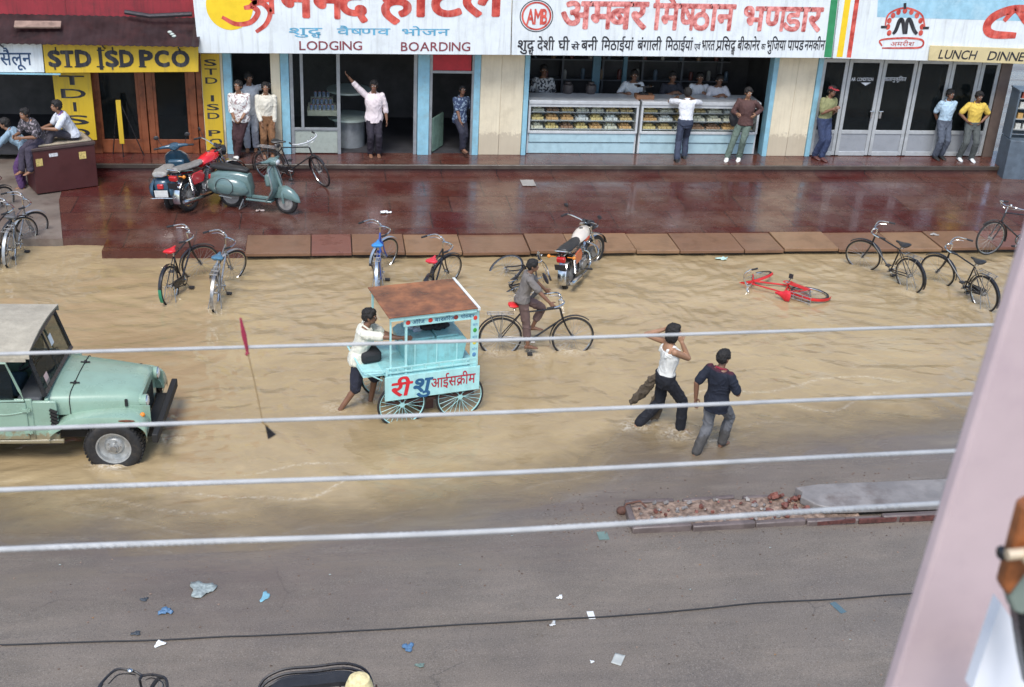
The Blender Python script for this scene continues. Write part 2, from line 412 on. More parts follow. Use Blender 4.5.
def patterned(name, c1, c2, scale=30, thr=.5, stripes=False, c3=None):
    if name in _mats: return _mats[name]
    m = bpy.data.materials.new(name); m.use_nodes = True; _mats[name] = m
    N = m.node_tree.nodes; L = m.node_tree.links; b = N['Principled BSDF']; b.inputs['Roughness'].default_value = .85
    tc = N.new('ShaderNodeTexCoord')
    if stripes:
        sp = N.new('ShaderNodeSeparateXYZ'); L.new(tc.outputs['Object'], sp.inputs[0])
        w = N.new('ShaderNodeMath'); w.operation = 'MULTIPLY'; w.inputs[1].default_value = scale; L.new(sp.outputs['Z'], w.inputs[0])
        f = N.new('ShaderNodeMath'); f.operation = 'FRACT'; L.new(w.outputs[0], f.inputs[0]); src = f.outputs[0]
    else:
        n = N.new('ShaderNodeTexVoronoi'); n.inputs['Scale'].default_value = scale; L.new(tc.outputs['Object'], n.inputs['Vector'])
        n2 = N.new('ShaderNodeTexNoise'); n2.inputs['Scale'].default_value = scale*.8; L.new(tc.outputs['Object'], n2.inputs['Vector'])
        src = n2.outputs['Fac']
    r = N.new('ShaderNodeValToRGB'); r.color_ramp.elements[0].position = thr-.02; r.color_ramp.elements[1].position = thr+.02
    r.color_ramp.elements[0].color = (*c1, 1); r.color_ramp.elements[1].color = (*c2, 1)
    if c3:
        e = r.color_ramp.elements.new(thr+.12); e.color = (*c3, 1)
    L.new(src, r.inputs[0]); L.new(r.outputs[0], b.inputs['Base Color']); return m
# ------------------------------------------------------------------ shared vehicle materials
CHROME = M('chrome', (.62, .62, .60), .16, 1, var=.15, scale=20, dirt=(.15, .09, .05), dscale=25, damt=.5)
STEEL = M('dull_steel', (.38, .38, .37), .4, .8, var=.2, scale=20, dirt=(.14, .08, .05), dscale=14, damt=.6)
RUB = M('tyre_rubber', (.018, .017, .017), .7, var=.3, scale=30, bump=.3, dirt=(.12, .09, .06), dscale=9, damt=.35)
BLK = M('black_enamel', (.016, .016, .018), .28, var=.3, scale=15, dirt=(.09, .07, .05), dscale=12, damt=.4)
BLKP = M('black_plastic', (.022, .022, .024), .5, var=.3, scale=20)
VINYL = M('black_vinyl', (.02, .02, .021), .38, var=.3, scale=25, bump=.2)
GLASS_RED = M('red_lens', (.5, .02, .02), .12, var=.1, coat=.5)
AMBER = M('amber_lens', (.75, .25, .03), .12, var=.1)
SPOKE = M('spoke_steel', (.30, .29, .27), .55, .3, var=.2)
def lens(): return M('headlamp_lens', (.75, .78, .78), .06, .5, var=.05)
# ------------------------------------------------------------------ bicycle (+X forward, tyres on z=0)
def wheel(name, parent, c, Rr, rt, n_sp=28, rim=None, tyre=RUB, hub=.02, width=.1, spoke=.0019, rot=None, rimw=.012, hubw=.045, spmat=None):
    w = MB(); w.cyl((0, -hubw, 0), (0, hubw, 0), hub, n=10)
    for s in (-1, 1): w.cyl((0, s*hubw*.8, 0), (0, s*hubw*.8+.004*s, 0), hub*1.7, n=12)
    for i in range(n_sp):
        a = 2*PI*i/n_sp; a2 = a+(.55 if (i//2) % 2 else -.55); s = -1 if i % 2 else 1
        w.cyl((math.cos(a2)*hub*1.5, s*hubw*.75, math.sin(a2)*hub*1.5), (math.cos(a)*(Rr-rt*1.4), 0, math.sin(a)*(Rr-rt*1.4)), spoke, n=4)
    o = w.build(name, spmat or SPOKE, parent, loc=c)
    t = MB(); t.ring((0, 0, 0), (0, 1, 0), Rr-rt, rt, 44, 8); t.build('tyre', tyre, o)
    r = MB(); r.ring((0, 0, 0), (0, 1, 0), Rr-rt*2.0, rimw, 44, 6, flat=(.7, 1)); r.build('rim', rim or CHROME, o)
    return o
def bicycle(loc, rot, label, group='bicycles left standing in the flooded street', steer=0, frame=BLK, seat=(.02, .02, .02), fender=None, grips=BLKP, chaincase=True, rack=True,
            bars=CHROME, rimm=None, stand=True, band=None, crank=.6, frontf=True, pivot=(0, 0, 0), name='bicycle', headlamp=False):
    fender = fender or frame
    root = empty(name, loc, (0, 0, 0), label, 'bicycle', group)
    root.rotation_euler = Euler(rot, 'XYZ') if not isinstance(rot, Matrix) else rot.to_euler()
    seatm = M('saddle_%.2f_%.2f_%.2f' % tuple(seat), seat, .4, var=.15, scale=20)
    wheel('rear_wheel', root, (0, 0, .35), .35, .019, rim=rimm)
    f = MB(); BB = (.47, 0, .29); ST = (.30, 0, .78); HT = (.93, 0, .86); HBt = (.985, 0, .68)
    for a, b, r in ((BB, ST, .015), (ST, HT, .014), (BB, HBt, .016), (HT, HBt, .018)): f.cyl(a, b, r, n=8)
    for s in (-1, 1):
        f.cyl((.47, s*.03, .29), (0, s*.055, .35), .010, n=6); f.cyl((.30, s*.015, .76), (0, s*.055, .35), .009, n=6)
    f.cyl((.47, -.045, .29), (.47, .045, .29), .022, n=10)
    fo = f.build('frame', frame, root)
    s_ = MB(); s_.cyl(ST, (.285, 0, .86), .012, n=8)
    for s in (-1, 1): s_.ring((.20, s*.045, .86), (0, 0, 1), .025, .005, 10, 5)
    s_.build('seat_post', CHROME, root)
    sd = MB()
    sd.rings([[Vector((x, math.cos(a)*w, zz+math.sin(a)*t)) for a in [2*PI*j/12 for j in range(12)]] for x, w, t, zz in
              ((.10, .04, .01, .925), (.12, .095, .03, .92), (.19, .105, .035, .915), (.26, .07, .03, .912), (.33, .03, .022, .918), (.40, .020, .018, .922), (.415, .008, .008, .922))])
    sd.build('saddle', seatm, root)
    m = MB(); m.ring((0, 0, .35), (0, 1, 0), .378, .03, 22, 6, a0=PI*.08, a1=PI*1.12, flat=(.25, 1))
    mo = m.build('rear_mudguard', fender, root)
    # ring angles run in the X(axis) frame; fix orientation below
    if band:
        q = MB(); q.ring((0, 0, .35), (0, 1, 0), .381, .031, 8, 6, a0=PI*.93, a1=PI*1.13, flat=(.25, 1)); q.build('painted_band', band, mo)
    if rack:
        k = MB()
        for y in (-.055, 0, .055): k.cyl((-.22, y, .77), (.20, y, .77), .006, n=5)
        for x in (-.22, -.05, .12): k.cyl((x, -.06, .77), (x, .06, .77), .006, n=5)
        for s in (-1, 1): k.cyl((-.18, s*.065, .77), (0, s*.07, .35), .006, n=5); k.cyl((.02, s*.065, .77), (0, s*.07, .35), .006, n=5)
        k.build('carrier', STEEL, root)
    c = MB(); c.ring((.47, -.055, .29), (0, 1, 0), .088, .006, 24, 4, flat=(1, .5))
    for a in range(5): c.cyl((.47, -.055, .29), (.47+.085*math.cos(a*1.257), -.055, .29+.085*math.sin(a*1.257)), .006, n=4)
    ca, sa = math.cos(crank*PI), math.sin(crank*PI); c.cyl((.47, -.09, .29), (.47, .09, .29), .014, n=8)
    for s in (-1, 1): c.cyl((.47, s*.07, .29), (.47+s*.17*ca, s*.09, .29+s*.17*sa), .009, n=6)
    co = c.build('crank', CHROME, root)
    for s in (-1, 1):
        p = MB(); p.box((.47+s*.17*ca, s*.135, .29+s*.17*sa), (.08, .085, .022)); p.build('pedal', BLKP, co)
    if chaincase:
        h = MB(); h.tube([(.47, -.055, .375), (.0, -.055, .41)], .012, 6, flat=(1, .7)); h.tube([(.47, -.055, .205), (.0, -.055, .29)], .01, 6, flat=(1, .7))
        h.ring((.47, -.06, .29), (0, 1, 0), .092, .02, 20, 4, flat=(1, .3)); h.box((.24, -.06, .322), (.42, .012, .11), (0, R(4), 0)); h.build('chain_guard', fender, root)
    else:
        h = MB(); h.tube([(.47, -.05, .375), (.0, -.05, .385)], .004, 4); h.tube([(.47, -.05, .205), (0, -.05, .315)], .004, 4); h.build('chain', STEEL, root)
    if stand:
        k = MB(); sx = 0
        for s in (-1, 1): k.cyl((0, s*.075, .35), (-.10, s*.12, .02), .008, n=6)
        k.cyl((-.10, -.12, .02), (-.10, .12, .02), .008, n=6); k.build('stand', STEEL, root)
    # front assembly turned about the steering axis
    ax = (Vector(HT)-Vector(HBt)).normalized(); S = Matrix.Translation(HBt) @ Matrix.Rotation(steer, 4, ax) @ Matrix.Translation(-Vector(HBt))
    FH = Vector((1.17, 0, .35))
    def ap(o, loc=None):
        o.matrix_local = S @ (Matrix.Translation(loc) if loc is not None else Matrix.Identity(4)); return o
    fw = wheel('front_wheel', root, (0, 0, 0), .35, .019, rim=rimm); ap(fw, FH)
    k = MB(); k.cyl((.985, -.055, .68), (.985, .055, .68), .013, n=6)
    for s in (-1, 1): k.tube(bez([(.985, s*.055, .68), (1.06, s*.056, .52), (1.17, s*.06, .35)], 4), [.013]*8+[.009], 7)
    ap(k.build('fork', frame, root))
    if frontf:
        k = MB(); k.ring((0, 0, 0), (0, 1, 0), .378, .028, 18, 6, a0=PI*.28, a1=PI*1.08, flat=(.25, 1)); ap(k.build('front_mudguard', fender, root), FH)
    k = MB(); k.cyl(HT, (.895, 0, 1.0), .012, n=8)
    pts = bez([(.66, -.29, .985), (.80, -.285, 1.0), (.93, -.22, 1.03), (.96, -.08, 1.015), (.895+.05, 0, 1.0), (.96, .08, 1.015), (.93, .22, 1.03), (.80, .285, 1.0), (.66, .29, .985)], 5)
    k.tube(pts, .0125, 8)
    k.cyl((.90, 0, 1.0), (.945, 0, 1.0), .014, n=8)
    for s in (-1, 1): k.tube(bez([(.80, s*.24, .975), (.92, s*.20, .985), (.97, s*.08, .97), (.95, s*.03, .95)], 4), .006, 5)
    hb = ap(k.build('handlebar', bars, root))
    for s in (-1, 1):
        g = MB(); g.cyl((.65, s*.29, .984), (.765, s*.287, .996), .018, n=8); g.build('grip', grips, hb)
    b = MB(); b.ball((.93, .10, 1.045), (.028, .028, .02), 2); b.build('bell', CHROME, hb)
    return root
def fix_guard(): pass
# ------------------------------------------------------------------ motorcycle (+X forward)
def motorcycle(loc, rot, label, tank, side, seatc=(.02, .02, .02), steer=0, group=None, tank2=None, plate=True):
    root = empty('motorcycle', loc, rot, label, 'motorcycle', group)
    tm = M('paint_%.2f_%.2f_%.2f' % tuple(tank), tank, .18, var=.06, coat=.7); sm = M('paint_%.2f_%.2f_%.2f' % tuple(side), side, .2, var=.06, coat=.7)
    seatm = M('seat_%.2f' % seatc[0], seatc, .45, var=.2, scale=18, bump=.15)
    wheel('rear_wheel', root, (0, 0, .30), .30, .045, 32, hub=.06, spoke=.0025, rimw=.026, hubw=.06)
    f = MB()
    for s in (-1, 1):
        f.tube(bez([(0, s*.09, .30), (.25, s*.09, .32), (.45, s*.09, .30), (.72, s*.07, .30), (.88, s*.03, .62), (.93, 0, .80)], 4), .015, 6)
        f.tube([(.93, s*.03, .78), (.55, s*.07, .66), (.10, s*.11, .66), (-.22, s*.10, .70)], .014, 6)
        f.cyl((.28, s*.09, .34), (.14, s*.11, .66), .013, n=6)
    f.cyl((.95, 0, .70), (.90, 0, .86), .028, n=8); f.build('frame', BLK, root)
    e = MB(); e.box((.46, 0, .33), (.34, .20, .20)); e.cyl((.40, -.14, .33), (.40, .14, .33), .085, n=18); e.cyl((.56, -.12, .32), (.56, .12, .32), .07, n=16)
    e.cyl((.55, 0, .40), (.64, 0, .60), .05, n=12)
    for i in range(7):
        c = Vector((.555, 0, .43)).lerp(Vector((.645, 0, .60)), i/6); e.tube([c, c+Vector((.005, 0, .010))], .088-.002*i, 12)
    e.build('engine', STEEL, root, bevel=.01)
    ex = MB(); ex.tube(bez([(.68, -.03, .50), (.80, -.09, .40), (.74, -.13, .24), (.50, -.15, .20), (.22, -.16, .21)], 4), .019, 8)
    ex.tube([(.24, -.16, .21), (.12, -.165, .22), (-.32, -.18, .27), (-.36, -.18, .272)], [.024, .042, .046, .03], 12); ex.build('exhaust_pipe', CHROME, root)
    t = MB(); t.rings([[Vector((x, math.cos(a)*w*(1 if math.sin(a) > -.2 else .75), z+math.sin(a)*hh)) for a in [2*PI*j/16 for j in range(16)]] for x, w, hh, z in
        ((.40, .04, .03, .73), (.43, .10, .07, .73), (.55, .13, .105, .745), (.70, .14, .12, .76), (.82, .125, .11, .775), (.89, .075, .075, .79), (.905, .03, .03, .79))])
    to = t.build('fuel_tank', tm, root)
    c = MB(); c.cyl((.70, 0, .875), (.70, 0, .892), .032, n=14); c.build('tank_cap', CHROME, to)
    if tank2:
        for s in (-1, 1):
            p = MB(); p.ball((.68, s*.105, .72), (.13, .045, .055), 2); p.build('tank_panel', M('paint_%.2f_%.2f_%.2f' % tuple(tank2), tank2, .2, coat=.6), to)
    st = MB(); st.rings([[Vector((x, math.cos(a)*w, z+(math.sin(a)*hh if math.sin(a) > 0 else math.sin(a)*hh*.9))) for a in [2*PI*j/14 for j in range(14)]] for x, w, hh, z in
        ((-.30, .06, .02, .80), (-.28, .105, .05, .79), (-.10, .125, .055, .775), (.12, .125, .05, .765), (.22, .12, .045, .755), (.38, .09, .05, .765), (.46, .055, .035, .77))])
    so = st.build('seat', seatm, root)
    g = MB(); g.tube(bez([(.05, .13, .72), (-.25, .13, .78), (-.37, .09, .82), (-.39, 0, .83), (-.37, -.09, .82), (-.25, -.13, .78), (.05, -.13, .72)], 4), .011, 6); g.build('grab_rail', CHROME, root)
    for s in (-1, 1):
        p = MB(); p.prism([(.04, .46), (.30, .46), (.36, .56), (.30, .66), (.06, .66), (-.02, .58)], .03, Matrix.Translation((0, s*.12+.015, 0)) @ Matrix.Rotation(PI/2, 4, 'X')); p.build('side_panel', sm, root, bevel=.01)
        q = MB(); q.cyl((0, s*.12, .32), (-.06, s*.13, .68), .024, n=8)
        for i in range(9):
            z = .40+i*.028; q.ring((-.014-.0048*i, s*.122, z), (-.16, 0, 1), .030, .005, 12, 4)
        q.build('shock_absorber', CHROME, root)
        q = MB(); q.cyl((-.30, s*.10, .70), (-.31, s*.20, .70), .008, n=5); q.ball((-.31, s*.22, .70), (.03, .032, .032), 2); q.build('indicator', AMBER, root)
        q = MB(); q.cyl((.42, s*.12, .26), (.42, s*.27, .26), .012, n=6); q.cyl((.42, s*.18, .26), (.42, s*.28, .26), .02, n=8); q.build('footrest', BLKP, root)
    r = MB(); r.ring((0, 0, .30), (0, 1, 0), .335, .075, 20, 8, a0=PI*.15, a1=PI*1.08, flat=(.18, 1)); ro = r.build('rear_mudguard', CHROME, root)
    l = MB(); l.box((-.33, 0, .66), (.07, .15, .09), (0, R(-15), 0)); l.build('tail_lamp', GLASS_RED, root, bevel=.015)
    if plate: l = MB(); l.box((-.375, 0, .54), (.008, .20, .11), (0, R(-15), 0)); l.build('number_plate', BLKP, root, bevel=.003)
    c = MB(); c.tube([(.30, .1, .30), (.0, .1, .34)], .028, 8, flat=(1, .6)); c.tube([(.30, .1, .26), (.0, .1, .25)], .02, 8, flat=(1, .6)); c.build('chain_cover', STEEL, root)
    cg = MB(); cg.tube(bez([(.80, -.03, .62), (.84, -.22, .52), (.80, -.25, .38), (.74, -.10, .28)], 5), .012, 6); cg.tube(bez([(.80, .03, .62), (.84, .22, .52), (.80, .25, .38), (.74, .10, .28)], 5), .012, 6); cg.build('crash_guard', CHROME, root)
    HBt = Vector((.96, 0, .68)); ax = Vector((-.06, 0, .17)).normalized(); S = Matrix.Translation(HBt) @ Matrix.Rotation(steer, 4, ax) @ Matrix.Translation(-HBt)
    FH = Vector((1.26, 0, .30)) if False else Vector((1.20, 0, .30))
    def ap(o, l=None): o.matrix_local = S @ (Matrix.Translation(l) if l is not None else Matrix.Identity(4)); return o
    ap(wheel('front_wheel', root, (0, 0, 0), .30, .038, 32, hub=.055, spoke=.0025, rimw=.024, hubw=.05), FH)
    k = MB()
    for s in (-1, 1): k.cyl((.93, s*.09, .86), (1.19, s*.09, .31), .022, .026, 10)
    k.box((.925, 0, .86), (.06, .24, .03)); k.box((.99, 0, .73), (.06, .24, .03)); ap(k.build('fork', CHROME, root))
    k = MB(); k.ring((0, 0, 0), (0, 1, 0), .33, .06, 18, 8, a0=PI*.1, a1=PI*1.0, flat=(.2, 1)); ap(k.build('front_mudguard', CHROME, root), FH)
    k = MB(); k.tube(bez([(.70, -.36, .98), (.82, -.34, .99), (.90, -.14, .95), (.92, 0, .91), (.90, .14, .95), (.82, .34, .99), (.70, .36, .98)], 5), .012, 7); hb = ap(k.build('handlebar', CHROME, root))
    for s in (-1, 1):
        g = MB(); g.cyl((.68, s*.362, .978), (.81, s*.342, .99), .019, n=8); g.build('grip', BLKP, hb)
        g = MB(); g.cyl((.84, s*.30, .99), (.82, s*.36, 1.12), .005, n=5); g.ball((.80, s*.37, 1.15), (.012, .05, .035), 2); g.build('mirror', BLKP, hb)
    k = MB(); k.tube([(.94, 0, .84), (1.0, 0, .84), (1.07, 0, .83)], [.05, .09, .095], 16); hl = ap(k.build('headlamp', BLK, root))
    k = MB(); k.ball((1.07, 0, .83), (.025, .085, .085), 2); k.build('headlamp_glass', lens(), hl)
    k = MB()
    for s in (-1, 1): k.cyl((.93, s*.05, .90), (.955, s*.05, .955), .042, n=14)
    ap(k.build('dials', BLKP, root))
    return root
# ------------------------------------------------------------------ scooter (+X forward)
def scooter(loc, rot, label, col, group=None, steer=0, seatc=(.02, .02, .02)):
    root = empty('scooter', loc, rot, label, 'scooter', group)
    pm = M('scooter_paint_%.2f_%.2f' % (col[0], col[2]), col, .25, var=.08, coat=.4, dirt=(.07, .07, .06), dscale=7, damt=.5)
    seatm = M('seat_%.2f' % seatc[0], seatc, .45, var=.2, scale=18, bump=.15)
    wheel('rear_wheel', root, (0, 0, .22), .22, .045, 0, hub=.09, rimw=.05, hubw=.05, rim=STEEL)
    b = MB()  # central tunnel + rear body shell
    def sec(x, w, z0, z1, p=.5, n=16):
        out = []
        for j in range(n):
            a = 2*PI*j/n; c, s = math.cos(a), math.sin(a)
            out.append(Vector((x, math.copysign(abs(c)**p, c)*w, (z0+z1)/2+math.copysign(abs(s)**p, s)*(z1-z0)/2)))
        return out
    b.rings([sec(-.36, .05, .42, .56), sec(-.33, .12, .38, .62), sec(-.20, .17, .34, .68), (sec(0, .18, .36, .70)), sec(.20, .16, .30, .70), sec(.33, .13, .22, .66), sec(.38, .08, .20, .50)])
    b.build('rear_body', pm, root)
    for s in (-1, 1):
        c = MB(); c.rings([[Vector((x, s*(.15+w*max(0, math.cos(a))*1.0+(.0)), z+math.sin(a)*hh)) for a in [2*PI*j/18 for j in range(18)]] for x, w, hh, z in
            ((-.37, .01, .03, .42), (-.34, .06, .10, .42), (-.22, .115, .165, .42), (0, .135, .19, .43), (.17, .115, .17, .42), (.30, .07, .12, .40), (.36, .01, .03, .38))])
        co = c.build('side_cowl', pm, root)
        g = MB(); g.ring((-.02, s*.275, .43), (0, 1, 0), .155, .006, 28, 4, flat=(1, .6)); g.build('trim_ring', BLKP, co)
    f = MB(); f.box((.55, 0, .22), (.46, .36, .035)); f.box((.55, 0, .25), (.44, .07, .05)); fo = f.build('footboard', pm, root, bevel=.012)
    for y in (-.12, .12): g = MB(); g.box((.55, y, .243), (.40, .025, .012)); g.build('floor_strip', RUB, fo)
    l = MB()
    P = []
    for z, w, x in ((.22, .18, .75), (.30, .20, .80), (.45, .235, .87), (.62, .23, .84), (.78, .19, .79), (.86, .10, .765)):
        P.append([Vector((x-.05*(abs(y/w)**2)*(1)-o, y, z)) for o, sg in ((0, 1), (.022, -1)) for y in [sg*w*q for q in (-1, -.8, -.5, -.2, .2, .5, .8, 1)]])
    l.rings(P); lo = l.build('leg_shield', pm, root)
    g = MB(); g.tube(bez([(.685, -.175, .24), (.80-.05, -.205, .32), (.82, -.24, .46), (.79, -.235, .62), (.74, -.195, .79), (.76, 0, .875), (.74, .195, .79), (.79, .235, .62), (.82, .24, .46), (.75, .205, .32), (.685, .175, .24)], 4), .009, 5); g.build('shield_trim', STEEL, lo)
    g = MB(); g.box((.70, 0, .60), (.10, .30, .22), (0, R(-8), 0)); g.build('glove_box', pm, root, bevel=.03)
    st = MB(); st.rings([sec(-.36, .08, .70, .74, .7), sec(-.33, .13, .69, .79, .7), sec(-.12, .15, .69, .80, .7), sec(-.02, .14, .69, .775, .7), sec(.06, .13, .69, .775, .7), sec(.24, .11, .68, .765, .7), sec(.31, .06, .68, .73, .7)]); st.build('seat', seatm, root)
    for s in (-1, 1): pass
    r = MB(); r.tube(bez([(-.30, .12, .70), (-.42, .09, .74), (-.44, 0, .75), (-.42, -.09, .74), (-.30, -.12, .70)], 4), .009, 6); r.build('grab_rail', CHROME, root)
    t = MB(); t.box((-.375, 0, .53), (.05, .11, .09)); t.build('tail_lamp', GLASS_RED, root, bevel=.015)
    t = MB(); t.box((-.385, 0, .40), (.010, .24, .13), (0, R(-8), 0)); t.build('number_plate', M('plate_white', (.7, .7, .66), .4), root, bevel=.003)
    t = MB()
    for s in (-1, 1): t.tube(bez([(-.36, s*.22, .30), (-.43, s*.18, .33), (-.44, 0, .34)], 4), .010, 6)
    t.cyl((-.12, -.26, .26), (.12, -.27, .24), .012, n=6); t.build('bumper_bar', CHROME, root)
    k = MB(); k.cyl((.25, -.10, .20), (.20, -.17, .02), .010, n=6); k.cyl((.25, .10, .20), (.20, .17, .02), .010, n=6); k.cyl((.20, -.17, .02), (.20, .17, .02), .008, n=6); k.build('stand', STEEL, root)
    HBt = Vector((.88, 0, .30)); ax = Vector((-.20, 0, .62)).normalized(); S = Matrix.Translation(HBt) @ Matrix.Rotation(steer, 4, ax) @ Matrix.Translation(-HBt)
    def ap(o, l=None): o.matrix_local = S @ (Matrix.Translation(l) if l is not None else Matrix.Identity(4)); return o
    FH = Vector((1.0, 0, .22))
    ap(wheel('front_wheel', root, (0, 0, 0), .22, .045, 0, hub=.08, rimw=.05, hubw=.05, rim=STEEL), FH)
    k = MB(); k.tube(bez([(.95, 0, .45), (.98, -.10, .40), (1.0, -.10, .22)], 4), .022, 8); k.cyl((.76, 0, .88), (.90, 0, .48), .03, n=10); ap(k.build('fork', pm, root))
    k = MB(); k.rings([[Vector((1.0+dx+math.cos(a)*0, math.cos(a)*w, z+max(-.25, math.sin(a))*hh)) for a in [2*PI*j/16 for j in range(16)]] for dx, w, hh, z in
        ((-.25, .02, .03, .30), (-.23, .07, .10, .30), (-.12, .095, .17, .34), (.0, .10, .17, .36), (.12, .09, .14, .34), (.22, .06, .10, .29), (.27, .015, .03, .26))]); ap(k.build('front_mudguard', pm, root))
    k = MB(); k.rings([sec(.66, .04, .90, .97, .8), sec(.70, .09, .88, 1.0, .8), sec(.78, .10, .87, 1.01, .8), sec(.85, .08, .88, .99, .8)])
    for s in (-1, 1): k.tube([(.74, s*.05, .95), (.72, s*.20, .955), (.68, s*.26, .955)], [.045, .028, .022], 10)
    hb = ap(k.build('handlebar', pm, root))
    for s in (-1, 1):
        g = MB(); g.cyl((.69, s*.25, .955), (.655, s*.36, .955), .020, n=8); g.build('grip', BLKP, hb)
        g = MB(); g.cyl((.72, s*.20, .97), (.70, s*.26, 1.12), .005, n=5); g.ball((.69, s*.28, 1.15), (.012, .05, .04), 2); g.build('mirror', BLKP, hb)
    g = MB(); g.ball((.855, 0, .935), (.022, .062, .052), 2); g.build('headlamp', lens(), hb)
    return root
# ------------------------------------------------------------------ jeep (+X forward, origin under the front axle)
def jeep(loc, rot):
    root = empty('jeep', loc, rot, 'pale green jeep with grey canvas roof driving through the brown flood water', 'jeep')
    P = M('jeep_green', (.255, .375, .285), .28, var=.05, scale=3, coat=.3, dirt=(.20, .27, .19), dscale=5, damt=.4, mud=((.24, .17, .09), .42, .80, .85), bump=.04, bscale=3)
    CAN = M('canvas', (.40, .355, .27), .9, var=.14, scale=5, bump=.35, bscale=30, dirt=(.27, .235, .18), dscale=3, damt=.6, streak=((.25, .22, .17), .4))
    DK = M('dark_underbody', (.015, .014, .013), .7)
    INT = M('interior_grey', (.06, .065, .07), .7)
    # tub
    b = MB()
    for s in (-1, 1):
        b.box((-1.95, s*.72, .76), (2.0, .04, .62)); b.box((-.83, s*.70, .74), (.34, .05, .58))
        b.box((-.86, s*.725, .46), (.5, .05, .06))
    b.box((-.78, 0, .80), (.05, 1.40, .52)); b.box((-1.95, 0, .47), (2.1, 1.42, .05)); b.box((-2.93, 0, .76), (.04, 1.44, .62))
    b.build('body', P, root, bevel=.015)
    sk = MB(); sk.box((-1.85, 0, .46), (2.15, 1.52, .05)); sk.build('sill', P, root, bevel=.012)
    # bonnet: lofted sections
    def hs(x, w, zt, zb, n=7):
        pts = [(-w, zb), (-w-.005, zt-.11), (-w+.03, zt-.045), (-w+.10, zt-.012), (-w*.45, zt+.004), (0, zt+.012), (w*.45, zt+.004), (w-.10, zt-.012), (w-.03, zt-.045), (w+.005, zt-.11), (w, zb)]
        return [Vector((x, y, z)) for y, z in pts]
    h = MB(); h.rings([hs(-.78, .66, 1.085, .80), hs(-.60, .63, 1.075, .79), hs(-.2, .56, 1.05, .76), (hs(.15, .50, 1.02, .74)), hs(.30, .475, .995, .72), hs(.335, .455, .965, .72)]); ho = h.build('bonnet', P, root)
    l = MB(); l.tube([v+Vector((0, 0, .004)) for v in hs(-.52, .622, 1.073, .79)], .006, 5); l.build('seam', DK, ho)
    l = MB()
    for y in (-.30, .30):
        l.box((-.515, y, 1.083), (.12, .025, .012)); l.box((-.515, y, 1.09), (.03, .07, .018))
    l.build('bonnet_hinge', DK, ho, bevel=.003)
    for s in (-1, 1): l = MB(); l.box((.16, s*.515, .90), (.035, .03, .10)); l.build('bonnet_latch', DK, ho, bevel=.004)
    g = MB(); g.rings([[Vector((x, y, z)) for y, z in ((-.46, .40), (.46, .40), (.475, .80), (.455, .93), (.40, .965), (-.40, .965), (-.455, .93), (-.475, .80))] for x in (.30, .345)]); go = g.build('grille', P, root, bevel=.01)
    for i in range(7): q = MB(); q.box((.347, -.225+.075*i, .68), (.012, .034, .34)); q.build('grille_slot', DK, go)
    for s in (-1, 1):
        q = MB(); q.tube([(.29, s*.40, .87), (.35, s*.40, .87), (.40, s*.40, .87)], [.06, .085, .090], 24); lo = q.build('headlight', P, root); q = MB(); q.ring((.402, s*.40, .87), (1, 0, 0), .082, .010, 24, 6); q.build('bezel', CHROME, lo)
        q = MB(); q.ball((.405, s*.40, .87), (.025, .076, .076), 3); q.build('glass', lens(), lo)
        q = MB(); q.ball((.37, s*.60, .77), (.035, .035, .035), 2); q.build('side_lamp', AMBER, root)
        # fender
        f = MB(); prof = [(-.80, .60), (-.70, .70), (-.50, .80), (-.20, .83), (.12, .83), (.30, .80), (.40, .73), (.44, .62), (.43, .54)]
        prof = [(p.x, p.y) for p in bez([(x, z, 0) for x, z in prof], 4)]
        ys = [s*.44, s*.70, s*.765, s*.785]; dz = [0, 0, -.012, -.075]
        rs = []
        for x, z in prof:
            rs.append([Vector((x, y, z+d*(1 if x < .44 else .3))) for y, d in zip(ys, dz)]+[Vector((x, y, z+d-.018)) for y, d in list(zip(ys, dz))[::-1]])
        f.rings(rs); f.box((.0, s*.50, .72), (.9, .02, .26)); fo = f.build('fender', P, root)
        q = MB(); q.ball((.20, s*.777, .775), (.11, .012, .018), 2); q.build('rust_patch', M('rust', (.14, .05, .025), .85, var=.4, scale=30), fo)
        w = MB()
        for i in range(7): w.box((-.70, s*.735, .60+i*.05), (.10, .03, .03), (0, R(25), 0))
        w.build('side_vent', DK, root)
    # bumper
    q = MB(); q.box((.54, 0, .52), (.08, 1.58, .13)); q.build('bumper', DK, root, bevel=.015)
    q = MB(); q.box((.43, 0, .52), (.12, .80, .05));
    for s in (-1, 1): q.box((.36, s*.40, .50), (.26, .06, .09))
    q.box((-1.15, -.4, .40), (3.2, .07, .10)); q.box((-1.15, .4, .40), (3.2, .07, .10)); q.cyl((0, -.66, .35), (0, .66, .35), .045); q.cyl((-2.1, -.66, .35), (-2.1, .66, .35), .045); q.build('chassis', DK, root)
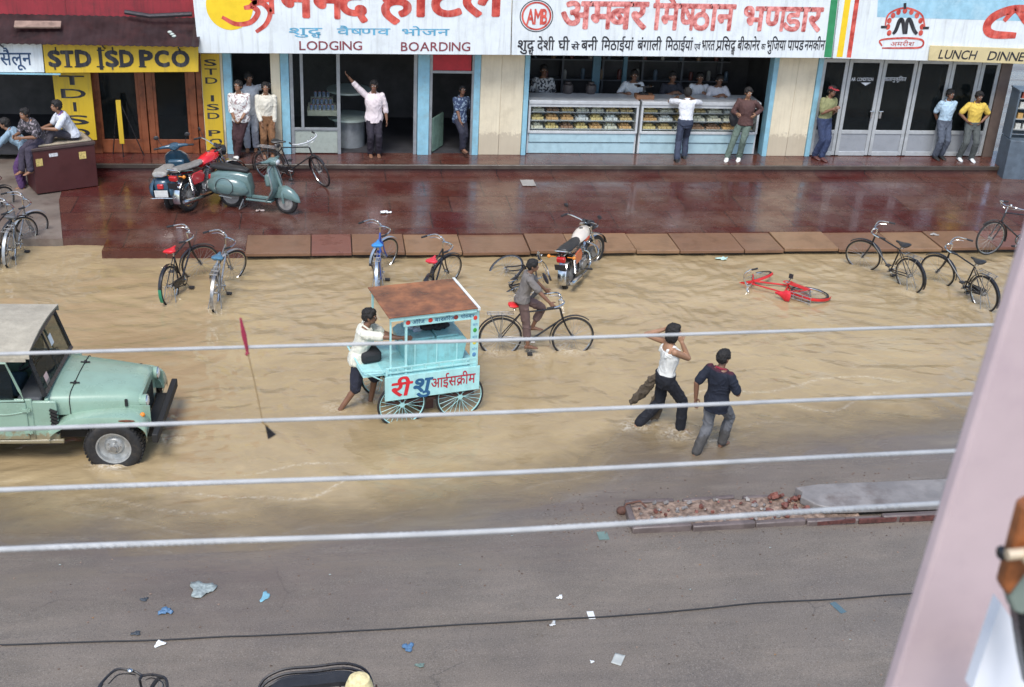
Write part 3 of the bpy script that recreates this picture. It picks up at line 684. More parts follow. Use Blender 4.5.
    # wheels
    for x in (0, -2.1):
        for s in (-1, 1):
            t = MB(); pr = [(.215, .085), (.24, .098), (.30, .105), (.345, .095), (.365, .07), (.368, 0)]
            full = pr+[(r, -y) for r, y in pr[-2::-1]]
            t.rings([[Vector((r*math.cos(2*PI*j/44), y, r*math.sin(2*PI*j/44))) for r, y in full] for j in range(44)], cap=False, close=True)
            for j in range(44):
                a = 2*PI*(j+.5)/44
                for yy in (-.055, .055): t.box((.368*math.cos(a), yy, .368*math.sin(a)), (.018, .07, .024), Matrix.Rotation(-a, 3, 'Y'))
            wo = t.build('wheel', RUB, root, loc=(x, s*.68, .365))
            r = MB(); rp = [(.225, .09), (.205, .085), (.195, .03), (.13, .015), (.105, .045), (.06, .05), (.055, .085), (0.001, .09)]
            r.rings([[Vector((q_*math.cos(2*PI*j/32), s*y, q_*math.sin(2*PI*j/32))) for j in range(32)] for q_, y in rp], cap=False)
            r.build('rim', M('rim_grey', (.42, .43, .42), .4, .5, var=.2, scale=12, dirt=(.2, .15, .1), dscale=8), wo)
            hb = MB(); hb.cyl((0, s*.03, 0), (0, s*.115, 0), .042, n=14)
            for j in range(5): a = 2*PI*j/5; hb.cyl((.082*math.cos(a), s*.03, .082*math.sin(a)), (.082*math.cos(a), s*.062, .082*math.sin(a)), .012, n=6)
            hb.build('hub', STEEL, wo)
    # windscreen
    q = MB(); A = Vector((-.79, 0, 1.09)); B = Vector((-.95, 0, 1.68)); wv = Vector((0, 1, 0))
    for s in (-1, 1): q.tube([A+wv*s*.69, B+wv*s*.66], .030, 4)
    q.tube([A-wv*.69+Vector((0, 0, .03)), A+wv*.69+Vector((0, 0, .03))], .034, 4); q.tube([B-wv*.68, B+wv*.68], .030, 4); q.tube([A+Vector((0, 0, .02)), B], .016, 4)
    wo = q.build('windscreen_frame', BLK, root)
    GL = glassmat()
    q = MB(); q.sheet([A-wv*.66+Vector((0, 0, .05)), A+wv*.66+Vector((0, 0, .05)), B+wv*.63, B-wv*.63], .005); q.build('glass', GL, wo)
    q = MB(); q.sheet([A.lerp(B, .55)+wv*.10+Vector((.012, 0, 0)), A.lerp(B, .55)+wv*.22+Vector((.012, 0, 0)), A.lerp(B, .78)+wv*.22+Vector((.012, 0, 0)), A.lerp(B, .78)+wv*.10+Vector((.012, 0, 0))], .003); q.build('sticker', M('paper_white', (.75, .76, .74), .6), wo)
    q = MB(); q.sheet([A.lerp(B, .12)-wv*.52+Vector((.014, 0, .0)), A.lerp(B, .12)-wv*.38+Vector((.014, 0, 0)), A.lerp(B, .34)-wv*.38+Vector((.014, 0, 0)), A.lerp(B, .34)-wv*.52+Vector((.014, 0, 0))], .003); q.build('sticker', M('paper_pink', (.68, .45, .40), .6), wo)
    for s in (-1, 1):
        q = MB(); q.tube([(-.80, s*.35, 1.12), (-.86, s*.30, 1.30), (-.90, s*.12, 1.33)], .005, 4); q.build('wiper', BLKP, wo)
    # canvas hood
    c = MB(); xs = [-.90, -1.15, -1.45, -1.8, -2.15, -2.5, -2.93]
    def rs(x):
        sag = .015*math.sin((x+.9)*9); n = 14
        top = [Vector((x, -.735+1.47*i/n, 1.735+.065*math.sin(PI*i/n)+sag*math.sin(PI*i/n)+(.02 if x < -2.0 else 0))) for i in range(n+1)]
        return [Vector((x, -.745, 1.64))]+top+[Vector((x, .745, 1.64))]+[v+Vector((0, 0, -.02)) for v in top[::-1]]
    c.rings([rs(x) for x in xs])
    for s in (-1, 1):
        c.box((-2.5, s*.735, 1.36), (.88, .014, .62)); c.box((-1.55, s*.74, 1.63), (1.2, .014, .06))
    c.box((-2.93, 0, 1.36), (.014, 1.46, .62)); c.build('canvas_roof', CAN, root)
    # doors: lower metal half, upper window of clear sheet in black piping
    for s in (-1, 1):
        d = MB(); d.prism([(-1.02, .50), (-1.02, 1.03), (-1.86, 1.06), (-1.86, .62), (-1.72, .50)], .03, Matrix.Translation((0, s*.745+.015, 0)) @ Matrix.Rotation(PI/2, 4, 'X')); do = d.build('door', P, root, bevel=.012)
        d = MB(); d.tube(bez([(-1.04, s*.763, .90), (-1.3, s*.763, .86), (-1.5, s*.763, .89), (-1.84, s*.763, .90)], 6), .010, 5); d.build('crease', P, do)
        for z in (.62, .93): d = MB(); d.box((-1.02, s*.775, z), (.10, .025, .035)); d.cyl((-1.0, s*.78, z-.03), (-1.0, s*.78, z+.03), .012, n=8); d.build('hinge', P, do)
        d = MB(); d.box((-1.75, s*.78, .98), (.10, .02, .025)); d.build('handle', BLKP, do)
        d = MB(); d.tube([(-1.03, s*.75, 1.05), (-1.08, s*.74, 1.20), (-1.20, s*.735, 1.58), (-1.86, s*.735, 1.60), (-1.86, s*.75, 1.05)], .018, 6, closed=True); d.build('window_frame', P, do)
        d = MB(); d.box((-1.5, s*.742, 1.32), (.68, .006, .52)); d.build('window', GL, do)
    i_ = MB(); i_.box((-1.0, 0, .95), (.30, 1.36, .22)); i_.build('dashboard', INT, root, bevel=.03)
    for s in (-1, 1):
        q = MB(); q.box((-1.62, s*.35, .72), (.50, .50, .16)); q.box((-1.88, s*.35, 1.02), (.12, .50, .60), (0, R(-10), 0)); q.build('seat', M('seat_blue', (.10, .16, .20), .7, var=.2), root, bevel=.04)
    q = MB(); q.ring((-1.22, .35, 1.08), (-.55, 0, .84), .20, .014, 28, 6); q.cyl((-1.22, .35, 1.08), (-1.02, .35, .86), .016); q.tube([(-1.22, .16, 1.08), (-1.22, .54, 1.08)], .010, 5); q.build('steering_wheel', BLKP, root)
    return root
def glassmat(name='clear_glass', tint=(.75, .80, .80), alpha=.30, rough=.05):
    if name in _mats: return _mats[name]
    m = bpy.data.materials.new(name); m.use_nodes = True; _mats[name] = m; N = m.node_tree.nodes; L = m.node_tree.links
    b = N['Principled BSDF']; b.inputs['Base Color'].default_value = (.02, .025, .025, 1); b.inputs['Roughness'].default_value = rough
    tr = N.new('ShaderNodeBsdfTransparent'); tr.inputs[0].default_value = (*tint, 1); mx = N.new('ShaderNodeMixShader'); mx.inputs[0].default_value = alpha
    n = N.new('ShaderNodeTexNoise'); n.inputs['Scale'].default_value = 7; r = N.new('ShaderNodeMapRange'); r.inputs[3].default_value = alpha*.6; r.inputs[4].default_value = min(1, alpha*1.4)
    L.new(n.outputs['Fac'], r.inputs[0]); L.new(r.outputs[0], mx.inputs[0])
    L.new(tr.outputs[0], mx.inputs[1]); L.new(b.outputs[0], mx.inputs[2]); L.new(mx.outputs[0], N['Material Output'].inputs['Surface']); return m
# ------------------------------------------------------------------ ice cream cart (+X along the street side, -Y the lettered side)
def cart(loc, rz):
    root = empty('ice_cream_cart', loc, (0, 0, rz), 'turquoise ice cream push cart with brown plywood roof and hand painted lettering', 'food cart')
    TQ = M('cart_turquoise', (.27, .56, .56), .4, var=.09, scale=5, dirt=(.14, .26, .24), dscale=7, damt=.6, streak=((.22, .26, .20), .5))
    TQ2 = M('cart_panel_turquoise', (.40, .70, .68), .4, var=.05, scale=5, dirt=(.24, .46, .44), dscale=9, damt=.5, streak=((.30, .40, .34), .4))
    WD = M('wet_plywood', (.15, .045, .018), .24, var=.3, scale=3, col2=(.26, .09, .032), dirt=(.09, .028, .014), dscale=3.2, damt=.85, bump=.15)
    for x in (-.43, .43):
        for s in (-1, 1): wheel('wheel', root, (x, s*.47, .335), .36, .018, 24, rim=TQ2, spoke=.0035, hub=.022, hubw=.03, spmat=TQ2)
    d = MB()
    for s in (-1, 1): d.box((0, s*.44, .36), (1.30, .04, .04)); d.box((0, s*.44, .50), (1.36, .04, .04))
    for x in (-.43, .43): d.cyl((x, -.47, .335), (x, .47, .335), .013); d.box((x, 0, .40), (.04, .86, .05)); d.box((x, -.44, .42), (.04, .05, .20)); d.box((x, .44, .42), (.04, .05, .20))
    d.box((0, 0, .20), (.22, .5, .26)); d.build('chassis', M('rusty_brown', (.09, .04, .03), .7, var=.3), root)
    d = MB(); d.box((0, 0, .80), (1.34, 1.0, .03)); d.build('deck', TQ, root, bevel=.004)
    # lettered boards
    for s in (-1, 1):
        p = MB(); p.box((0, s*.53, .635), (1.39, .018, .37)); po = p.build('signboard', TQ2, root, bevel=.003)
        if s < 0:
            RD = M('sign_red', (.60, .02, .03), .5, var=.1); BL = M('sign_navy', (.02, .10, .22), .5, var=.1)
            yb = -.5425
            letters(deva('री', .025), (-.63, yb, .515), (1, 0, 0), (0, 0, 1), .29, .20, RD, po, shear=.15)
            letters(deva('शु', .025), (-.31, yb, .535), (1, 0, 0), (0, 0, 1), .26, .20, BL, po, shear=.15)
            letters(deva('आईसक/रीम'.replace('/र', '/'), .012), (-.03, yb, .565), (1, 0, 0), (0, 0, 1), .66, .145, M('sign_crimson', (.42, .02, .04), .5), po)
    # ice box
    b = MB(); P = [(-.40, .815), (-.46, 1.14), (-.38, 1.20), (.40, 1.20), (.46, 1.14), (.40, .815)]
    b.rings([[Vector((x*1.0+.12, y, z)) for x, z in P] for y in (-.30, .36)]); bo = b.build('ice_box', TQ, root, bevel=.012)
    for x in (-.06, .30): q = MB(); q.box((x, .03, 1.215), (.33, .58, .03)); q.build('lid', TQ, bo, bevel=.008)
    for x in (-.2, .12, .42):
        q = MB(); q.box((x, -.312, 1.0), (.022, .010, .32)); q.build('strap', TQ2, bo)
    # rails
    r = MB()
    for x in (-.66, .66):
        r.box((x, -.49, .87), (.025, .025, .10))
    for z in (.86, .93): r.box((0, -.49, z), (1.34, .018, .018))
    for x in (-.5, -.3, -.1, .1, .3, .5): r.box((x, -.49, .89), (.014, .014, .10))
    r.build('rail', TQ2, root)
    # posts and arch
    for (x, y, w) in ((-.38, -.47, .030), (-.60, .45, .028), (-.60, -.47, .022), (.62, .45, .03)):
        q = MB(); q.box((x, y, 1.235), (w, w, .85)); q.build('post', TQ2, root)
    q = MB(); q.box((.615, -.485, 1.235), (.115, .02, .85)); po = q.build('post', TQ2, root)
    for i, (c, nm) in enumerate((((.62, .05, .03), 1), ((.05, .35, .05), 1), ((.75, .60, .05), 1), ((.1, .25, .45), 1))):
        s_ = MB(); s_.ball((.615, -.497, 1.56-.19*i), (.030, .005, .034), 2); s_.build('ice_cream_picture', M('decal_%d' % i, c, .5), po)
    for i in range(3): letters(deva(['कप', 'बार', 'कोन'][i]), (.58, -.4975, 1.435-.19*i), (1, 0, 0), (0, 0, 1), .075, .035, M('decal_3', (.1, .25, .45), .5), po)
    h = MB(); h.box((.12, -.485, 1.60), (1.08, .018, .115)); ho = h.build('header_board', TQ2, root)
    for x, c in ((-.36, 0), (-.04, 0), (.33, 4)): s_ = MB(); s_.ball((x, -.496, 1.60), (.034, .004, .034), 2); s_.build('ice_cream_picture', M('decal_%d' % c, (.25, .04, .03), .5), ho)
    for x, wd in ((-.30, 'ऑरेंज'), (.02, 'बार'), (.13, 'ऑरेंज'), (.40, 'चोकबार')): letters(deva(wd, .01), (x, -.4955, 1.57), (1, 0, 0), (0, 0, 1), .10+.025*(len(wd)-2), .05, M('sign_navy', (.02, .10, .22), .5), ho)
    # roof
    r = MB(); r.box((-.01, 0, 1.722), (1.27, 1.10, .014), (R(0), R(0), 0)); ro = r.build('roof', WD, root, bevel=.003)
    q = MB(); q.box((0, -.52, 1.685), (1.24, .02, .055)); q.box((0, .52, 1.685), (1.24, .02, .055)); q.box((-.60, 0, 1.685), (.02, 1.0, .05)); q.build('trim', TQ2, ro)
    q = MB(); q.box((.645, 0, 1.715), (.035, 1.12, .045)); q.build('trim', M('trim_white', (.72, .74, .70), .5), ro)
    # push bar shelf on the vendor's side
    q = MB(); q.tube([(-.66, -.42, .86), (-.98, -.42, .90), (-.98, .42, .90), (-.66, .42, .86)], .014, 6); q.tube([(-.70, -.42, .72), (-.98, -.42, .90)], .01, 5); q.box((-.82, 0, .80), (.30, .8, .02)); q.build('push_handle', TQ2, root)
    # things that ride on the cart
    c = Matrix.Translation(loc) @ Matrix.Rotation(rz, 4, 'Z')
    m = MB(); rnd = random.Random(4)
    for i in range(7): m.ball(c @ Vector((.06+.24*i/6+rnd.uniform(-.02, .02), .02+rnd.uniform(-.07, .07), 1.275+rnd.uniform(-.01, .025))), (.09, .07, .045), 2)
    o = _remesh(m, 'cloth_bundle', .012, M('black_cloth', (.02, .02, .022), .9), None, 1, folds=.02, seed=9)
    tag(o, 'crumpled black cloth bundle lying on the turquoise ice box', 'cloth')
    m = MB(); m.ball(c @ Vector((-.14, .03, 1.262)), (.065, .055, .035), 2); m.ball(c @ Vector((-.10, -.05, 1.262)), (.05, .04, .035), 2)
    o = _remesh(m, 'plastic_bag', .01, M('bag_grey', (.30, .36, .42), .5), None, 1, folds=.02, seed=2); tag(o, 'small crumpled grey bag on the ice box beside the black bundle', 'bag')
    m = MB(); m.box(c @ Vector((-.76, .16, .90)), (.30, .44, .17), (0, 0, rz+.1)); o = m.build('black_bag', M('black_cloth', (.02, .02, .022), .9), None, bevel=.05); tag(o, 'black bag on the shelf at the pushing end of the ice cream cart', 'bag')
    m = MB(); m.box(c @ Vector((.38, .28, 1.29)), (.16, .12, .12), (0, 0, rz)); o = m.build('black_box', BLKP, None, bevel=.01); tag(o, 'small square black box at the back corner of the ice box', 'box')
    return root
# ------------------------------------------------------------------ sky and light
w = bpy.data.worlds.new('World'); scn.world = w; w.use_nodes = True
sky = w.node_tree.nodes.new('ShaderNodeTexSky'); sky.sky_type = 'NISHITA'; sky.sun_disc = False
SUN_EL, SUN_AZ = R(58), R(200)
sky.sun_elevation = SUN_EL; sky.sun_rotation = SUN_AZ; sky.air_density = 1.0; sky.dust_density = 1.5; sky.ozone_density = 1.0
bg = w.node_tree.nodes['Background']; bg.inputs[1].default_value = .13
w.node_tree.links.new(sky.outputs[0], bg.inputs[0])
sl = bpy.data.lights.new('sun', 'SUN'); sl.energy = 1.5; sl.angle = R(22); sl.color = (1, .985, .96)
so = bpy.data.objects.new('sun', sl); COL.objects.link(so)
sd = Vector((math.sin(SUN_AZ)*math.cos(SUN_EL), math.cos(SUN_AZ)*math.cos(SUN_EL), math.sin(SUN_EL)))
so.rotation_euler = sd.to_track_quat('Z', 'Y').to_euler(); so.location = (0, -5, 20)
scn.view_settings.view_transform = 'Standard'; scn.view_settings.look = 'None'; scn.view_settings.exposure = EXPO; scn.view_settings.gamma = 1

# ------------------------------------------------------------------ ground under everything
SH = [(-60, 12.1), (-9, 12.1), (-6, 12.1), (-3.9, 12.15), (-2.8, 12.3), (-1.6, 12.05), (0, 11.95), (1.3, 12.1), (2.4, 12.4), (3.4, 12.85), (4.1, 13.57), (5.9, 13.72), (8.8, 13.88), (20, 14), (60, 14)]
shx = np.array([a for a, b in SH]); shy = np.array([b for a, b in SH])
rg = np.random.RandomState(3)
def sines(x, y, n, f0, f1, seed, dirs=None, spread=PI):
    r = np.random.RandomState(seed); h = np.zeros_like(x); tot = 0
    for i in range(n):
        f = f0*(f1/f0)**r.rand(); a = (dirs if dirs is not None else 0)+(r.rand()-.5)*2*spread; p = r.rand()*6.28; am = (f0/f)**.8
        h += am*np.sin((x*math.cos(a)+y*math.sin(a))*f*6.283+p); tot += am*am
    return h/math.sqrt(tot)
def bed(x, y):
    ys = np.interp(x, shx, shy)+.16*sines(x, y*0+1, 8, .15, .9, 11)
    d = ys-y
    h = np.where(d > 0, .07*(1-np.exp(-d*.028/.07)), np.maximum(d*.055, -.20))
    return h+.006*sines(x, y, 14, .3, 2.0, 12), d
def grid(xs, ys, fn, name, mat, attr=None):
    Xg, Yg = np.meshgrid(xs, ys); Z = fn(Xg, Yg); ny, nx = Xg.shape
    co = np.stack([Xg, Yg, Z], -1).reshape(-1, 3).astype('f')
    i = np.arange(ny*nx).reshape(ny, nx); q = np.stack([i[:-1, :-1], i[:-1, 1:], i[1:, 1:], i[1:, :-1]], -1).reshape(-1, 4)
    me = bpy.data.meshes.new(name); me.vertices.add(len(co)); me.vertices.foreach_set('co', co.ravel())
    me.loops.add(q.size); me.loops.foreach_set('vertex_index', q.ravel().astype('i')); me.polygons.add(len(q)); me.polygons.foreach_set('loop_start', np.arange(0, q.size, 4, dtype='i'))
    me.update(calc_edges=True); me.materials.append(mat); me.shade_smooth()
    if attr is not None:
        for an, fa in attr.items():
            a = me.attributes.new(an, 'FLOAT', 'POINT'); a.data.foreach_set('value', fa(Xg, Yg).astype('f').ravel())
    o = bpy.data.objects.new(name, me); COL.objects.link(o); return o
def nodes(name):
    m = bpy.data.materials.new(name); m.use_nodes = True; _mats[name] = m
    N = m.node_tree.nodes; L = m.node_tree.links; return m, N, L, N['Principled BSDF']
def noise_node(N, L, vec, scale, detail=6, rough=.6, dist=0):
    n = N.new('ShaderNodeTexNoise'); n.inputs['Scale'].default_value = scale; n.inputs['Detail'].default_value = detail; n.inputs['Roughness'].default_value = rough; n.inputs['Distortion'].default_value = dist
    L.new(vec, n.inputs['Vector']); return n.outputs['Fac']
def rng(N, L, v, a, b, c=0, d=1):
    r = N.new('ShaderNodeMapRange'); r.inputs[1].default_value = a; r.inputs[2].default_value = b; r.inputs[3].default_value = c; r.inputs[4].default_value = d; L.new(v, r.inputs[0]); return r.outputs[0]
def mixc(N, L, f, a, b):
    m = N.new('ShaderNodeMix'); m.data_type = 'RGBA'
    if isinstance(f, (int, float)): m.inputs[0].default_value = f
    else: L.new(f, m.inputs[0])
    for v, i in ((a, 6), (b, 7)):
        if isinstance(v, tuple): m.inputs[i].default_value = (*v, 1)
        else: L.new(v, m.inputs[i])
    return m.outputs[2]
def mul(N, L, a, b):
    m = N.new('ShaderNodeMath'); m.operation = 'MULTIPLY'; L.new(a, m.inputs[0])
    if isinstance(b, (int, float)): m.inputs[1].default_value = b
    else: L.new(b, m.inputs[1])
    return m.outputs[0]
# asphalt
gm, N, L, b = nodes('asphalt')
tc = N.new('ShaderNodeTexCoord').outputs['Object']
mp = N.new('ShaderNodeMapping'); L.new(tc, mp.inputs[0]); mp.inputs['Scale'].default_value = (.35, 1.6, 1); st = mp.outputs[0]
c = mixc(N, L, rng(N, L, noise_node(N, L, tc, 1.3), .35, .65), (.138, .114, .088), (.170, .140, .110))
c = mixc(N, L, rng(N, L, noise_node(N, L, st, 3.0, 8, .65), .42, .66, 0, .55), c, (.225, .182, .14))
c = mixc(N, L, rng(N, L, noise_node(N, L, tc, .45, 5, .55), .46, .62, 0, .5), c, (.105, .088, .075))
vo = N.new('ShaderNodeTexVoronoi'); vo.feature = 'DISTANCE_TO_EDGE'; vo.inputs['Scale'].default_value = .8
vd = N.new('ShaderNodeMix'); vd.data_type = 'VECTOR'; vd.inputs[0].default_value = .12; L.new(tc, vd.inputs[4]); nv = N.new('ShaderNodeTexNoise'); nv.inputs['Scale'].default_value = 4; nv.inputs['Detail'].default_value = 6; L.new(tc, nv.inputs['Vector']); L.new(nv.outputs['Color'], vd.inputs[5]); L.new(vd.outputs[1], vo.inputs['Vector'])
c = mixc(N, L, mul(N, L, rng(N, L, vo.outputs['Distance'], .002, .010, 1, 0), rng(N, L, noise_node(N, L, tc, .6, 4), .54, .64, 0, .45)), c, (.04, .033, .03))
c = mixc(N, L, rng(N, L, noise_node(N, L, tc, 75, 3), .50, .72, 0, .65), c, (.32, .275, .225))
c = mixc(N, L, rng(N, L, noise_node(N, L, tc, 60, 3), .56, .72, 0, .75), c, (.035, .03, .03))
at = N.new('ShaderNodeAttribute'); at.attribute_name = 'wet'
c = mixc(N, L, mul(N, L, at.outputs['Fac'], rng(N, L, noise_node(N, L, st, 2.2, 8, .65), .36, .62, .1, .85)), c, (.12, .09, .075))
c = mixc(N, L, mul(N, L, at.outputs['Fac'], rng(N, L, noise_node(N, L, st, 1.1, 8, .7), .50, .66, 0, .8)), c, (.215, .175, .125))
L.new(c, b.inputs['Base Color'])
r_ = N.new('ShaderNodeMath'); r_.operation = 'SUBTRACT'; L.new(rng(N, L, noise_node(N, L, st, .8, 6, .6), .38, .62, .60, .34), r_.inputs[0]); L.new(mul(N, L, at.outputs['Fac'], .22), r_.inputs[1]); L.new(r_.outputs[0], b.inputs['Roughness'])
bp = N.new('ShaderNodeBump'); bp.inputs['Strength'].default_value = .5; bp.inputs['Distance'].default_value = .006; L.new(noise_node(N, L, tc, 110, 4), bp.inputs['Height']); L.new(bp.outputs[0], b.inputs['Normal'])
xs = np.concatenate([[-120, -80, -50, -30, -20], np.arange(-15, 24, .16), [30, 45, 70, 120]]); ys = np.concatenate([[-60, -30, -10, -2, 3], np.arange(5, 11.2, .16), np.arange(11.2, 14.6, .07), np.arange(14.7, 21.5, .25), [23, 26, 30, 45, 90, 160]])
gr = grid(xs, ys, lambda x, y: np.where(y > 21.3, -.16, bed(x, y)[0]), 'road', gm, {'wet': lambda x, y: np.clip(1.15-np.maximum(bed(x, y)[1], 0)/1.5, 0, 1)})
tag(gr, kind='structure')
# muddy water
wm, N, L, b = nodes('muddy_water')
tc = N.new('ShaderNodeTexCoord').outputs['Object']
mp = N.new('ShaderNodeMapping'); L.new(tc, mp.inputs[0]); mp.inputs['Scale'].default_value = (.6, 1.1, 1); mp.inputs['Rotation'].default_value = (0, 0, R(-24)); st = mp.outputs[0]
c = mixc(N, L, rng(N, L, noise_node(N, L, st, .55, 5, .6, 1.0), .35, .65), (.315, .230, .120), (.405, .303, .165))
c = mixc(N, L, rng(N, L, noise_node(N, L, st, 2.2, 5, .55, 1.2), .45, .75, 0, .35), c, (.28, .21, .125))
c = mixc(N, L, rng(N, L, noise_node(N, L, st, 6, 5, .6, 1.4), .60, .80, 0, .3), c, (.50, .40, .27))
at = N.new('ShaderNodeAttribute'); at.attribute_name = 'foam'
c = mixc(N, L, mul(N, L, at.outputs['Fac'], rng(N, L, noise_node(N, L, tc, 16, 8, .75, 1.0), .44, .62)), c, (.74, .66, .53))
L.new(c, b.inputs['Base Color']); b.inputs['IOR'].default_value = 1.33
L.new(rng(N, L, noise_node(N, L, st, 1.2), .3, .7, .03, .09), b.inputs['Roughness']); b.inputs['Coat Weight'].default_value = .35; b.inputs['Coat Roughness'].default_value = .03; b.inputs['Coat IOR'].default_value = 1.4
bp = N.new('ShaderNodeBump'); bp.inputs['Strength'].default_value = .42; bp.inputs['Distance'].default_value = .045; L.new(noise_node(N, L, st, 5.0, 2.5, .5, .5), bp.inputs['Height'])
bp2 = N.new('ShaderNodeBump'); bp2.inputs['Strength'].default_value = .3; bp2.inputs['Distance'].default_value = .012; L.new(noise_node(N, L, st, 17, 2.5, .5, .3), bp2.inputs['Height']); L.new(bp.outputs[0], bp2.inputs['Normal']); L.new(bp2.outputs[0], b.inputs['Normal'])
ad = N.new('ShaderNodeAttribute'); ad.attribute_name = 'depth'
sm = N.new('ShaderNodeMath'); sm.operation = 'ADD'; L.new(ad.outputs['Fac'], sm.inputs[0]); L.new(rng(N, L, noise_node(N, L, st, 2.0, 7, .65, .8), .3, .7, -.014, .012), sm.inputs[1])
L.new(rng(N, L, sm.outputs[0], .0, .075, .08, 1.0), b.inputs['Alpha'])
DIST = [(0.2, 15.3, .9), (.5, 15.6, .9), (1.0, 15.1, 1), (1.85, 15.3, 1), (2.7, 17, 1), (3.9, 17, 1.2), (3.3, 16.9, 1), (4.4, 14.55, 1.8), (4.95, 14.3, 2.2), (4.9, 13.6, 1.2), (5.45, 14.0, 1.6), (-2.75, 14.0, 1.8), (-2.1, 14.6, 1.3), (-2.75, 15.4, 1.2), (4.35, 19.6, .6), (5.2, 21, .5), (-2.7, 19.1, .5), (-1.8, 18.9, .5), (8.6, 19.5, .7), (10.7, 19.2, .5), (11.7, 18.4, .5)]
def wh(x, y):
    wx = x+.35*sines(x, y, 8, .12, .5, 31); wy = y+.25*sines(x, y, 8, .12, .5, 32)
    h = .0085*sines(wx, wy, 22, .35, 1.6, 21, R(65), R(38))+.0070*sines(wx*1.0, wy, 30, 1.4, 5.0, 22, R(70), R(65))
    h = 1.05*h
    for cx, cy, a in DIST:
        r2 = np.hypot((x-cx), (y-cy)); h += a*.013*np.cos(r2*24)*np.exp(-r2*3.6)
        dx = cx-x; wk = np.exp(-np.abs(np.abs(y-cy)-.28*dx)*11)*np.exp(-np.abs(dx)*1.6)*(dx > -.05); h += a*.012*wk
    dep = -bed(x, y)[0]
    return h*np.clip(dep/.05, .12, 1)
def foam(x, y):
    h = np.zeros_like(x)
    for cx, cy, a in DIST: h += .75*a*np.exp(-(np.hypot(x-cx+.12, (y-cy)*1.3)/.20)**2)*(.6 if a < 1.5 else 1)
    h += .55*np.exp(-(bed(x, y)[1]+.03)**2/.0014)
    d = bed(x, y)[1]; q = sines(x, y, 10, .25, 1.4, 41)
    for k, o in enumerate((.28, .55, .9, 1.3, 1.8)):
        m_ = np.clip(sines(x, y*0, 6, .15, .6, 50+k)*1.2+.2, 0, 1); h += .6*m_*np.exp(-((d+o+.10*q+.12*sines(x, y*0, 8, .3, 1.2, 60+k))/.022)**2)
    return np.clip(h, 0, 1)
xs = np.concatenate([[-60, -30, -18], np.arange(-11, 17, .04), [24, 40, 60]]); ys = np.concatenate([np.arange(11.9, 17.5, .04), np.arange(17.5, 21.35, .055), [21.6, 22.2]])
wo = grid(xs, ys, lambda x, y: np.where(bed(x, y)[1] > .35, -.05, wh(x, y)), 'water', wm, {'depth': lambda x, y: -bed(x, y)[0], 'foam': foam})
tag(wo, kind='structure')
# ------------------------------------------------------------------ pavement of red stone
pm, N, L, b = nodes('wet_red_stone')
tc = N.new('ShaderNodeTexCoord').outputs['Object']
br = N.new('ShaderNodeTexBrick'); br.inputs['Scale'].default_value = 1; br.inputs['Brick Width'].default_value = 1.25; br.inputs['Row Height'].default_value = .93; br.inputs['Mortar Size'].default_value = .012; br.offset = .37; br.inputs['Bias'].default_value = -.1
br.inputs['Color1'].default_value = (.075, .015, .012, 1); br.inputs['Color2'].default_value = (.11, .045, .030, 1); br.inputs['Mortar'].default_value = (.035, .018, .015, 1); L.new(tc, br.inputs['Vector'])
c = mixc(N, L, rng(N, L, noise_node(N, L, tc, .7, 6, .6), .46, .66, 0, .7), br.outputs['Color'], (.15, .095, .072))
c = mixc(N, L, rng(N, L, noise_node(N, L, tc, 3.5, 8, .7), .48, .72, 0, .5), c, (.036, .013, .012))
c = mixc(N, L, rng(N, L, noise_node(N, L, tc, 9, 8, .75), .60, .76, 0, .5), c, (.24, .19, .165))
L.new(c, b.inputs['Base Color']); L.new(rng(N, L, noise_node(N, L, tc, 1.6, 8, .7), .35, .70, .08, .46), b.inputs['Roughness']); b.inputs['Coat Weight'].default_value = .15; b.inputs['Coat Roughness'].default_value = .06
bp = N.new('ShaderNodeBump'); bp.inputs['Strength'].default_value = .25; bp.inputs['Distance'].default_value = .01; L.new(noise_node(N, L, tc, 6, 7, .6), bp.inputs['Height'])
bp2 = N.new('ShaderNodeBump'); bp2.inputs['Strength'].default_value = .6; bp2.inputs['Distance'].default_value = .004; bp2.invert = True; L.new(br.outputs['Fac'], bp2.inputs['Height']); L.new(bp.outputs[0], bp2.inputs['Normal']); L.new(bp2.outputs[0], b.inputs['Normal'])
PZ = .15; PF = .40
def pz(y): return PZ+.06*max(0, min(1, (y-22)/4))
def slab(name, poly, zt, zb, mat, kind='structure', slope=True):
    m = MB(); m.rings([[Vector((x, y, zb)) for x, y in poly], [Vector((x, y, (zt(y) if callable(zt) else zt))) for x, y in poly]])
    o = m.build(name, mat, smooth=False)
    if kind: o['kind'] = kind
    return o
slab('pavement', [(-4.1, 21.22), (-1.54, 21.22), (-1.54, 22.03), (40, 22.03), (40, 25.72), (-5.5, 25.72), (-5.35, 24.0), (-4.9, 21.9), (-4.1, 21.9)], lambda y: pz(y), -.2, pm)
slab('side_pavement', [(-40, 21.9), (-4.905, 21.9), (-5.355, 24.0), (-5.505, 25.72), (-5.505, 27), (-40, 27)], lambda y: pz(y)-.012, -.2, M('pavement_concrete', (.20, .165, .135), .35, var=.25, scale=1.5, dirt=(.11, .07, .055), dscale=1.2, damt=.8, bump=.2))
slab('porch', [(-5.5, 25.724), (40, 25.724), (40, 27.0), (-5.5, 27.0)], PF, -.2, pm)
st = MB(); st.box((17.3, 25.715, PF-.045), (45.4, .07, .10)); o = st.build('step', M('step_stone', (.075, .058, .045), .25, var=.3, scale=2, dirt=(.055, .03, .025), dscale=1.6, damt=.8, bump=.2), bevel=.012); o['kind'] = 'structure'
